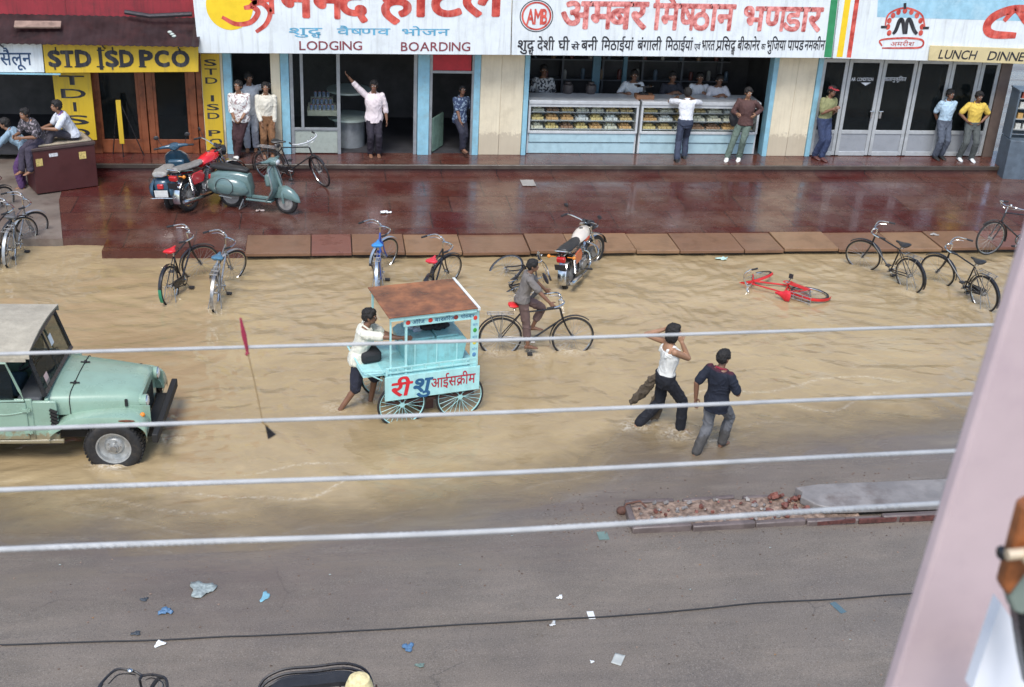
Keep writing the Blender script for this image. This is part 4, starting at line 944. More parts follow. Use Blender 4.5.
# kerb stones
jn = [245, 311, 352, 405, 462, 530, 571, 636, 680, 745, 785, 840, 900, 945, 1000, 1060, 1110, 1170, 1230]
km = [M('kerb_stone_1', (.205, .11, .062), .3, var=.2, scale=3, dirt=(.13, .07, .045), dscale=3, damt=.7, bump=.25), M('kerb_stone_2', (.26, .15, .08), .32, var=.2, scale=3, dirt=(.17, .09, .05), dscale=3, damt=.6, bump=.25), M('kerb_stone_3', (.20, .085, .06), .28, var=.2, scale=3, dirt=(.10, .05, .04), dscale=3, damt=.7, bump=.25), M('kerb_stone_4', (.28, .19, .12), .34, var=.2, scale=3, dirt=(.15, .09, .06), dscale=3, damt=.7, bump=.25)]
k = MB(); rr = random.Random(5); idx = []
for i in range(len(jn)-1):
    a = G(jn[i], 250, .13).x+.008; b_ = G(jn[i+1], 250, .13).x-.008; z = .135+rr.uniform(-.012, .018); f0 = len(k.bm.faces)
    k.box(((a+b_)/2, 21.56, z-.035), (b_-a, .95, .07), (rr.uniform(-.008, .008), rr.uniform(-.006, .006), rr.uniform(-.006, .006))); k.bm.faces.ensure_lookup_table()
    mi = [0, 2, 0, 1, 0, 0, 1, 1, 0, 0, 1, 0, 1, 0, 2, 0, 1, 3][i]
    for f in k.bm.faces[f0:]: f.material_index = mi
o = k.build('kerb', km[0], bevel=.012, smooth=False); o['kind'] = 'structure'
m = MB(); m.box((18.2, 21.62, -.03), (39.4, .80, .19)); o2 = m.build('kerb_base', M('kerb_gap_shade', (.05, .04, .035), .7, var=.4)); o2['kind'] = 'structure'  # dark colour paints in the shade of the gap under the kerb slabs
for q in km[1:]: o.data.materials.append(q)

# ------------------------------------------------------------------ buildings
CREAM = M('cream_plaster', (.74, .65, .47), .75, var=.05, scale=2.5, dirt=(.42, .34, .22), dscale=1.6, damt=.4, bump=.1, streak=((.42, .34, .22), .35), mud=((.40, .33, .24), .30, .80, .6))
BLUE = M('light_blue_paint', (.26, .50, .60), .55, var=.1, scale=5, dirt=(.25, .33, .33), dscale=6, damt=.5)
ALU = M('grey_aluminium', (.33, .35, .36), .4, .4, var=.1, scale=6, dirt=(.16, .16, .15), dscale=5, damt=.5)
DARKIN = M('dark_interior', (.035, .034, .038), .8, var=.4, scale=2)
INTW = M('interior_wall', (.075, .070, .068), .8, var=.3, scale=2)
DG = glassmat('dark_shop_glass', (.35, .38, .40), .35, .06)
YF = 26.48
def fx(px, py=110): return F(px, py, YF).x
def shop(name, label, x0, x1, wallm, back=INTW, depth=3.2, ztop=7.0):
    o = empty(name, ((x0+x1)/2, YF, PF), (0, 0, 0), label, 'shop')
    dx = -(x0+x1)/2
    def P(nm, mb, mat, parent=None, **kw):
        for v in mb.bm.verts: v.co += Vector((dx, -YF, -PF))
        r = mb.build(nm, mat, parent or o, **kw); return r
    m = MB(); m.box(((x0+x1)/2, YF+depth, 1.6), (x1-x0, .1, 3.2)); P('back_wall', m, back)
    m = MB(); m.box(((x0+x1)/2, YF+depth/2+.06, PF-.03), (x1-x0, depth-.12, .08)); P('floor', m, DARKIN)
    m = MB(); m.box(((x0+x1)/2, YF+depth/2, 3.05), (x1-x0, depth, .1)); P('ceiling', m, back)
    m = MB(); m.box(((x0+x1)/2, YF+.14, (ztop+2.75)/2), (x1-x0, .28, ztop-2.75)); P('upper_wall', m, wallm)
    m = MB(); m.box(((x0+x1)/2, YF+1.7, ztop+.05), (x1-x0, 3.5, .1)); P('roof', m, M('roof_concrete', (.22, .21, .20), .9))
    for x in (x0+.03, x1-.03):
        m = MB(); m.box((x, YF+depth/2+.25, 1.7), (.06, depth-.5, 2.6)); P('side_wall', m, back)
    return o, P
def bx(x0, x1, y0, y1, z0, z1):
    m = MB(); m.box(((x0+x1)/2, (y0+y1)/2, (z0+z1)/2), (x1-x0, y1-y0, z1-z0)); return m
# hotel front
xs0 = -2.66; xs1 = fx(500)
hotel, P = shop('hotel_front', 'cream hotel ground floor with pale blue door edges under the big white signboard', xs0, xs1, CREAM)
for a, b_ in ((200, 225), (272, 281.5), (479.5, 500)):
    P('pillar', bx(fx(a) if a > 210 else xs0, fx(b_) if b_ < 499 else xs1, YF, YF+.3, PF, 2.75), CREAM, bevel=.008)
for a, b_ in ((225.3, 233.5), (281.8, 290), (417.5, 429), (473, 479.2)):
    P('door_edge', bx(fx(a), fx(b_), YF-.03, YF+.27, PF, 2.75), BLUE, bevel=.006)
wf = MB()
for a, b_, z0, z1 in ((290.5, 294, PF, 2.72), (301, 304, .95, 2.72), (337, 340.5, PF, 2.72), (413.5, 417, PF, 2.72)): wf.box(((fx(a)+fx(b_))/2, YF+.04, (z0+z1)/2), (fx(b_)-fx(a), .07, z1-z0))
wf.box(((fx(290)+fx(340))/2, YF+.043, .97), (fx(340)-fx(290), .07, .06)); wf.box(((fx(290)+fx(417))/2, YF+.043, 2.70), (fx(417)-fx(290), .07, .07))
P('window_frame', wf, ALU, bevel=.004)
P('glass', bx(fx(294), fx(337), YF+.045, YF+.052, 1.0, 2.67), glassmat('window_glass', (.85, .88, .88), .10, .05))
P('lower_panel', bx(fx(294), fx(337), YF+.03, YF+.06, PF+.02, .94), M('pale_panel', (.36, .40, .35), .5, var=.15, dirt=(.18, .19, .16), dscale=6, damt=.7), bevel=.004)
dp = P('door', bx(fx(431), fx(470), YF+.02, YF+.06, 2.32, 2.70), M('door_red', (.42, .02, .03), .5), bevel=.004)
P('door_frame', bx(fx(429.3), fx(432), YF, YF+.10, PF, 2.73), ALU); P('door_frame', bx(fx(471), fx(473), YF, YF+.10, PF, 2.73), ALU); P('door_frame', bx(fx(432), fx(471), YF+.01, YF+.09, 2.26, 2.315), ALU)
gd = MB(); gd.box((0, 0, 0), (.62, .04, .78), (0, 0, R(62))); 
for v in gd.bm.verts: v.co += Vector((fx(432)+.17, YF+.40, .82))
P('half_gate', gd, M('gate_green', (.22, .34, .26), .6, var=.2, dirt=(.12, .16, .13), dscale=5, damt=.6), bevel=.01)
for i in range(2):
    sb = MB(); sb.tube([(fx(350), YF+.75, 1.05+.62*i), (fx(350), YF+.75, 1.09+.62*i)], [.50, .50], 24); P('shelf', sb, M('pale_green_counter', (.30, .36, .33), .4))
sb = MB(); sb.tube([(fx(350), YF+.75, PF), (fx(350), YF+.75, 1.04)], [.34, .34], 20); P('counter_post', sb, ALU)
# sweet shop
xa = xs1; xb = fx(792)
sweet, P = shop('sweet_shop_front', 'cream fronted sweet shop with a wide opening behind long glass counters', xa+.002, xb, CREAM)
P('pillar', bx(xa+.002, fx(522.5), YF, YF+.3, PF, 2.75), CREAM, bevel=.008); P('pillar', bx(fx(772.5), xb, YF, YF+.3, PF, 2.75), CREAM, bevel=.008)
P('door_edge', bx(fx(522.8), fx(527.5), YF-.03, YF+.27, PF, 2.75), BLUE, bevel=.006); P('door_edge', bx(fx(767.5), fx(772.2), YF-.03, YF+.27, PF, 2.75), BLUE, bevel=.006)
SG_ = M('shelf_grey', (.16, .16, .17), .6)
for i in range(3): sh = MB(); sh.box((7.4, YF+2.93, 1.5+.5*i), (5.4, .32, .03)); P('wall_shelf', sh, SG_)
for i in range(6): sh = MB(); sh.box((4.8+i*1.02, YF+2.98, 1.7), (.05, .33, 2.3)); P('shelf_upright', sh, SG_)
rj = random.Random(6)
for i in range(34):
    sh = MB(); xj = 4.95+i*.155; zj = 1.515+.5*(i % 3); hj = rj.uniform(.14, .30); sh.tube([(xj, YF+2.86, zj), (xj, YF+2.86, zj+hj*.8), (xj, YF+2.86, zj+hj)], [.055, .055, .03], 10); P('stock_jar', sh, M('jar_%d' % (i % 4), [(.22, .14, .08), (.10, .14, .18), (.30, .28, .25), (.16, .05, .04)][i % 4], .4))
P('inner_post', bx(fx(608), fx(616), YF+1.9, YF+2.0, PF, 3.0), M('post_blue', (.10, .20, .26), .6)); P('inner_post', bx(fx(640), fx(644), YF+1.9, YF+2.0, PF, 3.0), M('post_blue', (.10, .20, .26), .6))
# restaurant
xc = fx(1003)
rest, P = shop('restaurant_front', 'restaurant front of dark glass with pale metal double doors', xb+.002, xc, CREAM)
P('pillar', bx(xb+.002, fx(811), YF, YF+.3, PF, 2.75), CREAM, bevel=.008); P('door_edge', bx(fx(811.3), fx(816), YF-.03, YF+.27, PF, 2.75), BLUE, bevel=.006)
def leaf(a, b_, zl, nm='door'):
    f = MB(); x0, x1 = fx(a), fx(b_); t = .085
    for x in (x0+t/2, x1-t/2): f.box((x, YF+.06, 1.57), (t, .06, 2.30))
    f.box(((x0+x1)/2, YF+.06, 2.68), (x1-x0-2*t, .06, t)); f.box(((x0+x1)/2, YF+.06, zl+.04), (x1-x0-2*t, .06, .09)); f.box(((x0+x1)/2, YF+.06, .46), (x1-x0-2*t, .06, .10))
    fo = P(nm, f, PALE, bevel=.005)
    P('lower_panel', bx(x0+t+.002, x1-t-.002, YF+.05, YF+.07, .51, zl-.01), PALE2, fo)
    P('glass', bx(x0+t+.002, x1-t-.002, YF+.055, YF+.062, zl+.09, 2.63), DG, fo)
    return fo
PALE = M('pale_metal', (.47, .49, .49), .4, .2, var=.08, scale=6, dirt=(.28, .29, .28), dscale=5, damt=.5); PALE2 = M('pale_metal_panel', (.38, .40, .42), .35, .3, var=.12, scale=4, dirt=(.25, .26, .27), dscale=4, damt=.6)
leaf(816.5, 842, .95, 'side_window'); d1 = leaf(842.8, 876, .95); d2 = leaf(876.6, 910, .95); leaf(911, 944, .95, 'window'); leaf(944.5, 973, .95, 'window'); leaf(973.6, 992, .95, 'window')
for d, px in ((d1, 872), (d2, 881)):
    h = MB(); h.box((fx(px), YF-.0, 1.42), (.04, .05, .16)); h.cyl((fx(px)-.05, YF-.0, 1.5), (fx(px)+.06, YF-.0, 1.5), .02); P('handle', h, CHROME, d)
P('corner_wall', bx(fx(992.5), xc, YF, YF+.3, PF, 2.75), M('brown_wall', (.14, .10, .08), .7), bevel=.005)
WHT = M('letter_white', (.75, .78, .8), .6)
for geo, a, b_, yt, yb_, d in ((latin('AIR CONDITION', 0, .08), 851, 873, 77.5, 81, d1), (deva('वातानुकूलित'.replace('लित', 'िलत'), 0), 884, 906, 77.5, 81, d2)):
    lo = wall_letters(geo, a, b_, yt, yb_, YF+.045, WHT, None, base=.7 if d is d1 else .622); lo.parent = d; lo.matrix_parent_inverse = Matrix.Translation(-rest.location)
ar = MB(); ar.prism([(fx(857), F(857, 83, YF).z), (fx(862), F(862, 86, YF).z), (fx(867), F(867, 83, YF).z)], .004, Matrix.Translation((0, YF+.047, 0)) @ Matrix.Rotation(PI/2, 4, 'X')); P('arrow_mark', ar, WHT, d1, smooth=False)
# phone shop and saloon (left)
WOOD = M('door_wood', (.20, .055, .022), .4, var=.3, scale=5, col2=(.26, .08, .03), dirt=(.07, .03, .02), dscale=5, damt=.6)
REDW = M('red_wall', (.28, .025, .035), .7, var=.15, scale=2, dirt=(.10, .02, .025), dscale=1.5, damt=.9, streak=((.06, .02, .02), .7))
pco, P = shop('phone_shop_front', 'wooden glazed doors of the phone shop under the yellow sign', -5.3, -2.664, REDW)
wd = MB()
for x0, x1 in ((-5.12, -4.86), (-4.0, -3.86), (-3.84, -3.70), (-2.95, -2.80)): wd.box(((x0+x1)/2, YF+.05, 1.45), (x1-x0, .10, 2.1))
wd.box((-3.96, YF+.053, 2.48), (2.32, .09, .14)); P('door_frame', wd, WOOD, bevel=.008)
for x0, x1 in ((-4.86, -4.0), (-3.70, -2.95)):
    l = MB(); l.box(((x0+x1)/2, YF+.05, .56), (x1-x0, .07, .30)); l.box(((x0+x1)/2, YF+.05, 2.33), (x1-x0, .07, .12))
    for xx in (x0+.03, x1-.03): l.box((xx, YF+.052, 1.44), (.06, .07, 1.70))
    lf = P('door', l, WOOD, bevel=.006)
    P('glass', bx(x0, x1, YF+.04, YF+.048, .72, 2.27), DG, lf)
P('pillar', bx(-2.78, -2.666, YF+.01, YF+.3, PF, 2.75), WOOD, bevel=.006); P('pillar', bx(-5.3, -5.13, YF+.01, YF+.3, PF, 2.75), M('grimy_wall', (.10, .075, .06), .8, var=.3), bevel=.006)
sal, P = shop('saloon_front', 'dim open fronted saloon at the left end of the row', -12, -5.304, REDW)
# corrugated awning over the left shops
aw = MB(); n = 150; rs = []
for i in range(n+1):
    x = -9.0+6.42*i/n; d = .010*math.sin(i*1.9); rs.append([Vector((x, 25.62, 2.93+d)), Vector((x, YF-.01, 3.35+d)), Vector((x, YF-.01, 3.362+d)), Vector((x, 25.62, 2.942+d))])
aw.rings(rs); ao = aw.build('awning', M('awning_tin', (.030, .020, .021), .35, .2, var=.4, scale=3, dirt=(.075, .028, .026), dscale=2, damt=.6), bevel=0)
tag(ao, 'dark rusty corrugated awning over the phone shop and saloon', 'awning')
bk = MB()
for x in (-8.5, -6.5, -4.5, -3.0): bk.cyl((x, 25.66, 2.90), (x, YF-.0, 2.55), .018); 
bo = bk.build('bracket', BLK, ao)
pl = MB(); pl.box(F(38, 26, 26.0)+Vector((0, 0, .03)), (.9, .22, .04), (R(22), 0, R(4))); tag(pl.build('plank', M('pale_plank', (.26, .18, .14), .7, var=.3), bevel=.005), 'weathered plank lying on the dark awning above the saloon sign', 'plank')
pl = MB(); 
for i in range(3): pl.ball(F(170+i*2, 33+i*2, 25.9)+Vector((0, 0, .02)), (.05, .05, .03), 2)
tag(pl.build('rag', M('pale_rag', (.5, .55, .5), .8)), 'small pale rag on the awning beside the hotel sign', 'rag')
pl = MB(); pl.tube([F(125, 12, 26.3), F(150, 16, 26.2), F(192, 14, 26.2)], .05, 8); tag(pl.build('rolled_sheet', M('dark_tarp', (.03, .025, .03), .5, bump=.5)), 'dark rolled tarpaulin lying along the top of the awning', 'tarpaulin')
# ------------------------------------------------------------------ signboards
YS = 25.9
WB = M('sign_white', (.74, .79, .80), .45, var=.04, scale=2, dirt=(.50, .53, .53), dscale=2.2, damt=.5, streak=((.40, .42, .40), .5))
YB = M('sign_yellow', (.66, .44, .03), .45, var=.06, scale=2, dirt=(.42, .27, .03), dscale=2, damt=.5, streak=((.30, .20, .05), .5))
CRB = M('sign_cream', (.62, .52, .28), .5, var=.08, dirt=(.40, .32, .18), dscale=3, damt=.4)
SRED = M('letters_red', (.50, .035, .025), .55, var=.25, scale=6, col2=(.60, .10, .07), streak=((.68, .34, .30), .5)); SRED2 = M('letters_faded_red', (.50, .06, .05), .6, var=.3, scale=8, col2=(.72, .30, .27))
SBLU = M('letters_blue', (.12, .38, .55), .6, var=.2, scale=8); SMAR = M('letters_maroon', (.22, .05, .06), .6, var=.2); SBLK = M('letters_black', (.02, .02, .025), .6, streak=((.16, .16, .17), .6))
SGRN = M('letters_green', (.03, .25, .10), .5); SYEL = M('disc_yellow', (.85, .58, .02), .5, var=.06); SBL2 = M('band_blue', (.32, .56, .68), .5, dirt=(.5, .6, .62), dscale=3, damt=.5)
def quad(mb, pts, Y=YS, d=.004):
    p = [F(x, y, Y-d) for x, y in pts]; vs = [mb.bm.verts.new(q) for q in p]; mb.bm.faces.new(vs)
def board(name, label, pts, mat, th=.10, Y=YS, group=None, brackets=True, zt=None, cat='sign'):
    p = [F(x, y, Y) for x, y in pts]
    if zt:
        p = [Vector((q.x+(zt-q.z)*0, q.y, zt)) if i in zt_i else q for i, q in enumerate(p)]
    m = MB(); m.rings([p, [q+Vector((0, th, 0)) for q in p]]); o = m.build(name, mat, bevel=.006)
    tag(o, label, cat, group)
    if brackets:
        b = MB(); xs_ = sorted(q.x for q in p); zc = sum(q.z for q in p)/4
        for x in (xs_[0]+.3, (xs_[0]+xs_[-1])/2, xs_[-1]-.3): b.cyl((x, Y+th-.01, zc), (x, YF+.02, zc+.05), .02, n=6)
        b.build('bracket', BLK, o)
    return o
zt_i = (0, 1)
s1 = board('shop_sign', 'wide white hotel signboard with big red letters and a yellow disc', [(192, -1), (511.3, -1), (510.5, 55), (198.5, 53)], WB, zt=4.35)
wall_letters(deva('नन्द', .035), 275, 375, -8, 19, YS-.006, SRED, s1) if False else None
# yellow disc
d = MB(); c = F(229.5, 6, YS-.004); vs = [d.bm.verts.new((c.x+.475*math.cos(a), YS-.004, c.z+.49*math.sin(a))) for a in [2*PI*j/40 for j in range(40)]]; d.bm.faces.new(vs); d.build('yellow_disc', SYEL, s1, smooth=False)
def strokes(lst, r, mat, parent, Y, name='lettering', flat=(1, .12), n=8, tz=None):
    m = MB()
    for pts in lst:
        rr = r
        if isinstance(pts[0], (int, float)): rr = pts[0]; pts = pts[1]
        q = bez([F(x, y, Y) for x, y in pts], 6) if len(pts) > 2 else [F(x, y, Y) for x, y in pts]
        # flat painted ribbon
        L_, R_ = [], []
        for i, p in enumerate(q):
            t = (q[min(i+1, len(q)-1)]-q[max(i-1, 0)]); nn = Vector((-t.z, 0, t.x)).normalized(); e = .45+.55*math.sin(PI*(i+.5)/len(q))**.35
            L_.append(m.bm.verts.new(p+nn*rr*e)); R_.append(m.bm.verts.new(p-nn*rr*e))
        for i in range(len(q)-1): m.bm.faces.new((L_[i], L_[i+1], R_[i+1], R_[i]))
    return m.build(name, mat, parent, smooth=False)
# big painted word
strokes([(.055, [(222, 17), (236, 24), (251, 22), (258, 12), (252, 5), (262, 3), (270, 12), (266, 24), (256, 32)]), (.055, [(271, -6), (272, 14)]), (.05, [(252, 3), (271, -1)]), (.055, [(243, -6), (254, 0), (252, 6), (244, 8)])], .05, SRED, s1, YS-.006)
wall_letters(deva('नन्द'.replace('न्द', '~नद'), .028), 281, 368, -17, 16, YS-.0065, SRED, s1, ybase2=19)
wall_letters(deva('होटल', .028), 379, 503, -18, 16, YS-.0065, SRED, s1, ybase2=15.5)
wall_letters(deva('शुद_ध', .01), 288, 322, 28, 34.5, YS-.006, SBLU, s1); wall_letters(deva('वै~षणव', .01), 337, 390, 28.5, 35, YS-.006, SBLU, s1); wall_letters(deva('भोजन', .01), 401, 449, 29, 35.5, YS-.006, SBLU, s1)
wall_letters(latin('LODGING', .012), 299.5, 362, 41, 50, YS-.006, SMAR, s1, base=.7); wall_letters(latin('BOARDING', .012), 401, 470, 42, 51, YS-.006, SMAR, s1, base=.7)
s2 = board('shop_sign', 'long white sweet shop signboard with faded red and small black letters', [(512.3, -1), (838, -1), (831.6, 58.2), (511.5, 55)], WB, zt=4.45)
wall_letters(deva('अ~मबर', .03), 560, 645, 2, 28, YS-.006, SRED2, s2, ybase2=28.5); wall_letters(deva('िमष~ठान'.replace('ष~ठ', '~षठ'), .03), 652, 732, 4, 29, YS-.006, SRED2, s2, ybase2=30); wall_letters(deva('भ~णडार', .03), 741, 819, 7, 30, YS-.006, SRED2, s2, ybase2=31)
x = 517
for wd, a, b_ in (('शुद_ध', 517, 534), ('देशी', 537, 554), ('घी', 558, 569), ('से', 571, 579), ('बनी', 581, 597), ('मिठाईयां', 601, 633), ('बंगाली', 637, 661), ('मिठाईयां', 665, 692), ('एवं', 694, 700), ('भारत', 701, 714), ('प/िस_ध'.replace('/िस_ध', '/िसद_ध'), 716, 735), ('बीकानेर', 737, 759), ('का', 761, 765), ('भुजिया', 766, 785), ('पापड', 787, 803), ('नमकीन', 804, 824)):
    s = wd
    for c0 in 'ठजस':
        s = s.replace(c0+'ि', 'ि'+c0) if False else s
    s = s.replace('मि', 'िम').replace('जि', 'िज')
    big = b_-a > 8; wall_letters(deva(s, .018), a, b_, 40.5 if big else 44, 50 if big else 49.5, YS-.006, SBLK, s2)
lc = F(536.5, 16, YS-.005)
for r0, r1, mt in ((.365, .345, SBLK), (.325, .285, SRED)):
    m = MB(); m.rings([[Vector((lc.x+r*math.cos(a), YS-.006, lc.z+r*math.sin(a)*.93)) for a in [2*PI*j/40 for j in range(40)]] for r in (r0, r1)], cap=False); m.build('logo_ring', mt, s2, smooth=False)
wall_letters(latin('AMB', .03, .04), 526.5, 546.5, 9, 24, YS-.006, SRED, s2, base=.7)
m = MB(); quad(m, [(831, -1), (838, -1), (831.4, 57.5), (824, 57)]); m.build('green_stripe', SGRN, s2, smooth=False)
s3 = board('shop_sign', 'white restaurant signboard with red emblem and pale blue band', [(839.2, -1), (1060, -1), (1055, 64), (832.6, 58.4)], WB, zt=4.45)
for pts, mt in (([(845, -1), (851, -1), (842.5, 57), (836.5, 57)], SYEL), ([(855, -1), (859.5, -1), (851, 57.5), (846.5, 57.5)], SRED), ([(878, -1), (1059, -1), (1058, 22), (877, 17)], SBL2)):
    m = MB(); quad(m, pts, d=.003); m.build('stripe' if mt is not SBL2 else 'blue_band', mt, s3, smooth=False)
strokes([(.10, [(1040, 10), (1015, 9), (995, 16), (987, 26), (992, 34), (1016, 35.5)]), (.07, [(1004, 21), (1016, 10), (1026, 22), (1040, 36)])], .1, SRED, s3, YS-.008)
m = MB(); ec = (905, 29)
for i in range(11):
    a = PI*(-.12+1.24*i/10); c = F(ec[0]+17*math.cos(a), ec[1]-2-17*math.sin(a)*.95, YS-.007); k0 = [m.bm.verts.new((c.x+.055*math.cos(q), c.y, c.z+.065*math.sin(q))) for q in [2*PI*j/10 for j in range(10)]]; m.bm.faces.new(k0)
m.build('emblem_ring', SRED, s3, smooth=False)
strokes([(.022, [(885, 27), (889, 14), (905, 8), (921, 14), (925, 27)]), (.022, [(882, 46), (881, 40), (905, 38), (922, 40), (921, 47), (905, 48), (882, 48)])], .02, SRED, s3, YS-.008, 'emblem_outline')
for st_ in ((.045, [(893, 34), (896, 30), (900, 20), (903, 22), (904, 34)]), (.045, [(906, 34), (907, 22), (910, 20), (914, 30), (917, 34)]), (.035, [(905, 9), (905, 3)]), (.03, [(881, 27), (887, 27)]), (.03, [(923, 28), (929, 28)])): strokes([st_], .03, SBLK, s3, YS-.009, 'emblem_mark')
wall_letters(deva('अमरीश'), 890, 914, 42, 46, YS-.007, SRED, s3)
s4 = board('notice_sign', 'cream LUNCH DINNER sign hanging below the restaurant signboard', [(930.5, 45.5), (1062, 50), (1060, 65.5), (928.5, 60.5)], CRB, th=.04, Y=YS-.06, brackets=False)
b = MB(); b.box((F(960, 50, YS).x, YS-.01, F(960, 50, YS).z), (.05, .06, .1)); b.box((F(1000, 50, YS).x, YS-.01, F(1000, 50, YS).z), (.05, .06, .1)); b.build('bracket', BLK, s4)
wall_letters(latin('LUNCH', .012), 938, 975, 49.5, 58.5, YS-.065, SBLK, s4, base=.7, ybase2=59.5, shear=.15); wall_letters(latin('DINNER', .012), 987, 1031, 51, 60, YS-.065, SBLK, s4, base=.7, ybase2=61.5, shear=.15)
# yellow phone sign
s5 = board('shop_sign', 'yellow STD ISD PCO signboard with bold black letters', [(42.5, 43.5), (198, 44), (198.5, 72), (45.5, 73)], YB, th=.06, Y=YS-.05, zt=None)
for ch_, a, b_ in (('S', 50, 60.5), ('T', 62.5, 74), ('D', 77, 91), ('S', 107, 118), ('D', 121, 133.5), ('P', 141, 152.5), ('C', 156, 169), ('O', 173, 189)): wall_letters(latin(ch_, .05), a, b_, 51, 66, YS-.056, SBLK, s5, base=.70)
m = MB(); c_ = F(100.5, 58.6, YS-.058); m.box(c_, (.07, .004, .46)); m.build('lettering', SBLK, s5, smooth=False)
sf = MB()
for x, y, w_, h_ in ((78, 50.3, .13, .025), (78, 66.7, .13, .025), (68.3, 66.7, .16, .025), (100.5, 50.3, .15, .025), (100.5, 66.7, .15, .025), (122, 50.3, .12, .025), (122, 66.7, .12, .025), (142, 50.3, .13, .025), (142.5, 66.7, .15, .025), (55.5, 48.8, .03, .07), (55, 68, .03, .07), (112.5, 48.8, .03, .07), (112.5, 68, .03, .07)):
    sf = MB(); sf.box(F(x, y, YS-.0595), (w_, .004, h_)); sf.build('serif', SBLK, s5, smooth=False)
s6 = board('shop_sign', 'white saloon signboard with dark blue hand lettering left of the yellow sign', [(-60, 43), (41.5, 43.5), (44.5, 72.5), (-60, 72)], WB, th=.06, Y=YS-.05)
wall_letters(deva('सैलून', .012), 1, 32, 53, 65, YS-.056, M('letters_navy', (.03, .07, .15), .6), s6)
m = MB(); m.box((F(-20, 73, YS).x, YS-.08, F(0, 72.5, YS).z), (3.2, .02, .03)); m.build('trim', BLUE, s6)
def vboard(label, a, b_, y0, y1, Y, txt, u0, u1, v0, v1, side=False):
    A = F(a, y0, Y); B = F(b_, y0, Y); zb = F(b_, y1, Y).z
    m = MB(); m.box(((A.x+B.x)/2, Y+.02, (A.z+zb)/2), (B.x-A.x, .04, A.z-zb)); o = m.build('upright_sign', YB, bevel=.004); tag(o, label, 'sign')
    n = len(txt); z = A.z-v0; hh = (A.z-zb-v0-v1)/n
    for i, ch in enumerate(txt):
        if ch != ' ':
            g = latin(ch, .015); w = (B.x-A.x)*(u1-u0) if ch != 'I' else .055
            letters(g, ((A.x+B.x)/2-w/2, Y-.003, z-hh*.86), (1, 0, 0), (0, 0, 1), w, hh*.70, SBLK, o, base=.70)
        z -= hh
    return o
vboard('narrow upright yellow sign on the wall right of the phone shop doors', 200.5, 219, 54, 156, YF-.045, 'STD ISD PCO', .16, .80, .08, .04)
vboard('wide upright yellow sign with black letters behind the maroon chest', 52, 90, 72, 140, YF-.26, 'TDISD', .18, .82, .02, .02)
# small A-board
A = F(118, 99, 26.2); o = MB(); o.box((A.x, 26.2, A.z-.50), (.10, .05, .95)); ob = o.build('folding_sign', YB, bevel=.004); tag(ob, 'thin yellow folding stand leaning in front of the phone shop door', 'sign')
o = MB(); o.cyl((A.x-.04, 26.22, A.z-.1), (A.x-.25, 26.42, PF), .012); o.cyl((A.x+.04, 26.22, A.z-.1), (A.x+.42, 26.30, PF), .012); o.cyl((A.x, 26.2, A.z-.9), (A.x, 26.2, PF), .012); o.build('leg', BLK, ob)
# ------------------------------------------------------------------ sweet counters
def counter(x0, x1, label):
    yf, yb = 26.56, 27.16
    o = empty('display_counter', ((x0+x1)/2, yf, PF), (0, 0, 0), label, 'counter', 'glass counters of the sweet shop'); off = -Vector(((x0+x1)/2, yf, PF))
    def P(nm, m, mt, pr=None, **k):
        for v in m.bm.verts: v.co += off
        return m.build(nm, mt, pr or o, **k)
    STN = M('counter_white', (.60, .62, .62), .3, .1, var=.08, dirt=(.38, .38, .36), dscale=5, damt=.4); CB = M('counter_blue', (.40, .56, .60), .45, var=.06, dirt=(.24, .36, .40), dscale=5, damt=.5)
    P('counter_top', bx(x0, x1, yf-.02, yb+.12, 1.58, 1.66), STN, bevel=.008)
    f = MB(); t = .05
    for x in (x0+t/2, x1-t/2): f.box((x, yf+.03, 1.24), (t, .05, .68))
    f.box(((x0+x1)/2, yf+.03, .92), (x1-x0-2*t, .05, .06)); f.box(((x0+x1)/2, yf+.03, 1.545), (x1-x0-2*t, .05, .07)); P('frame', f, STN, bevel=.004)
    P('glass', bx(x0+t, x1-t, yf+.025, yf+.031, .95, 1.51), glassmat('counter_glass', (.93, .95, .95), .07, .04))
    sh = MB()
    for z in (.95, 1.15, 1.35): sh.box(((x0+x1)/2, (yf+yb)/2+.06, z), (x1-x0-2*t, yb-yf-.12, .012))
    P('shelf', sh, STN); P('back_panel', bx(x0+t, x1-t, yb, yb+.03, .90, 1.57), M('counter_back', (.55, .57, .56), .5))
    for x in (x0+.02, x1-.02): P('end_panel', bx(x-.02, x+.02, yf+.058, yb+.03, PF+.01, 1.57), STN)
    P('base_panel', bx(x0+.04, x1-.04, yf+.03, yf+.08, .68, .885), CB, bevel=.004); P('base_panel', bx(x0+.04, x1-.04, yf+.055, yf+.10, PF+.01, .66), CB, bevel=.004)
    P('plinth', bx(x0+.05, x1-.05, yf+.12, yb, PF, .88), DARKIN)
    lm = MB(); lm.cyl((x0+.1, yf+.09, 1.53), (x1-.1, yf+.09, 1.53), .012); P('lamp_tube', lm, STN)
    return (x0, x1, yf, yb)
ca = counter(fx(529, 100)+.02, fx(641, 100), 'left glass sweet counter with three rows of trays'); cb_ = counter(fx(643.5, 100), fx(763, 100)+.0, 'right glass sweet counter where two customers stand')
SC = [('yellow', (.85, .66, .28)), ('cream', (.85, .78, .60)), ('orange', (.80, .48, .20)), ('brown', (.42, .24, .14)), ('white', (.85, .84, .78)), ('golden', (.75, .55, .25))]
ordn = ['first', 'second', 'third', 'fourth', 'fifth', 'sixth', 'seventh', 'eighth']
rs_ = random.Random(8); TRAY = M('tray_steel', (.62, .62, .60), .4, .3)
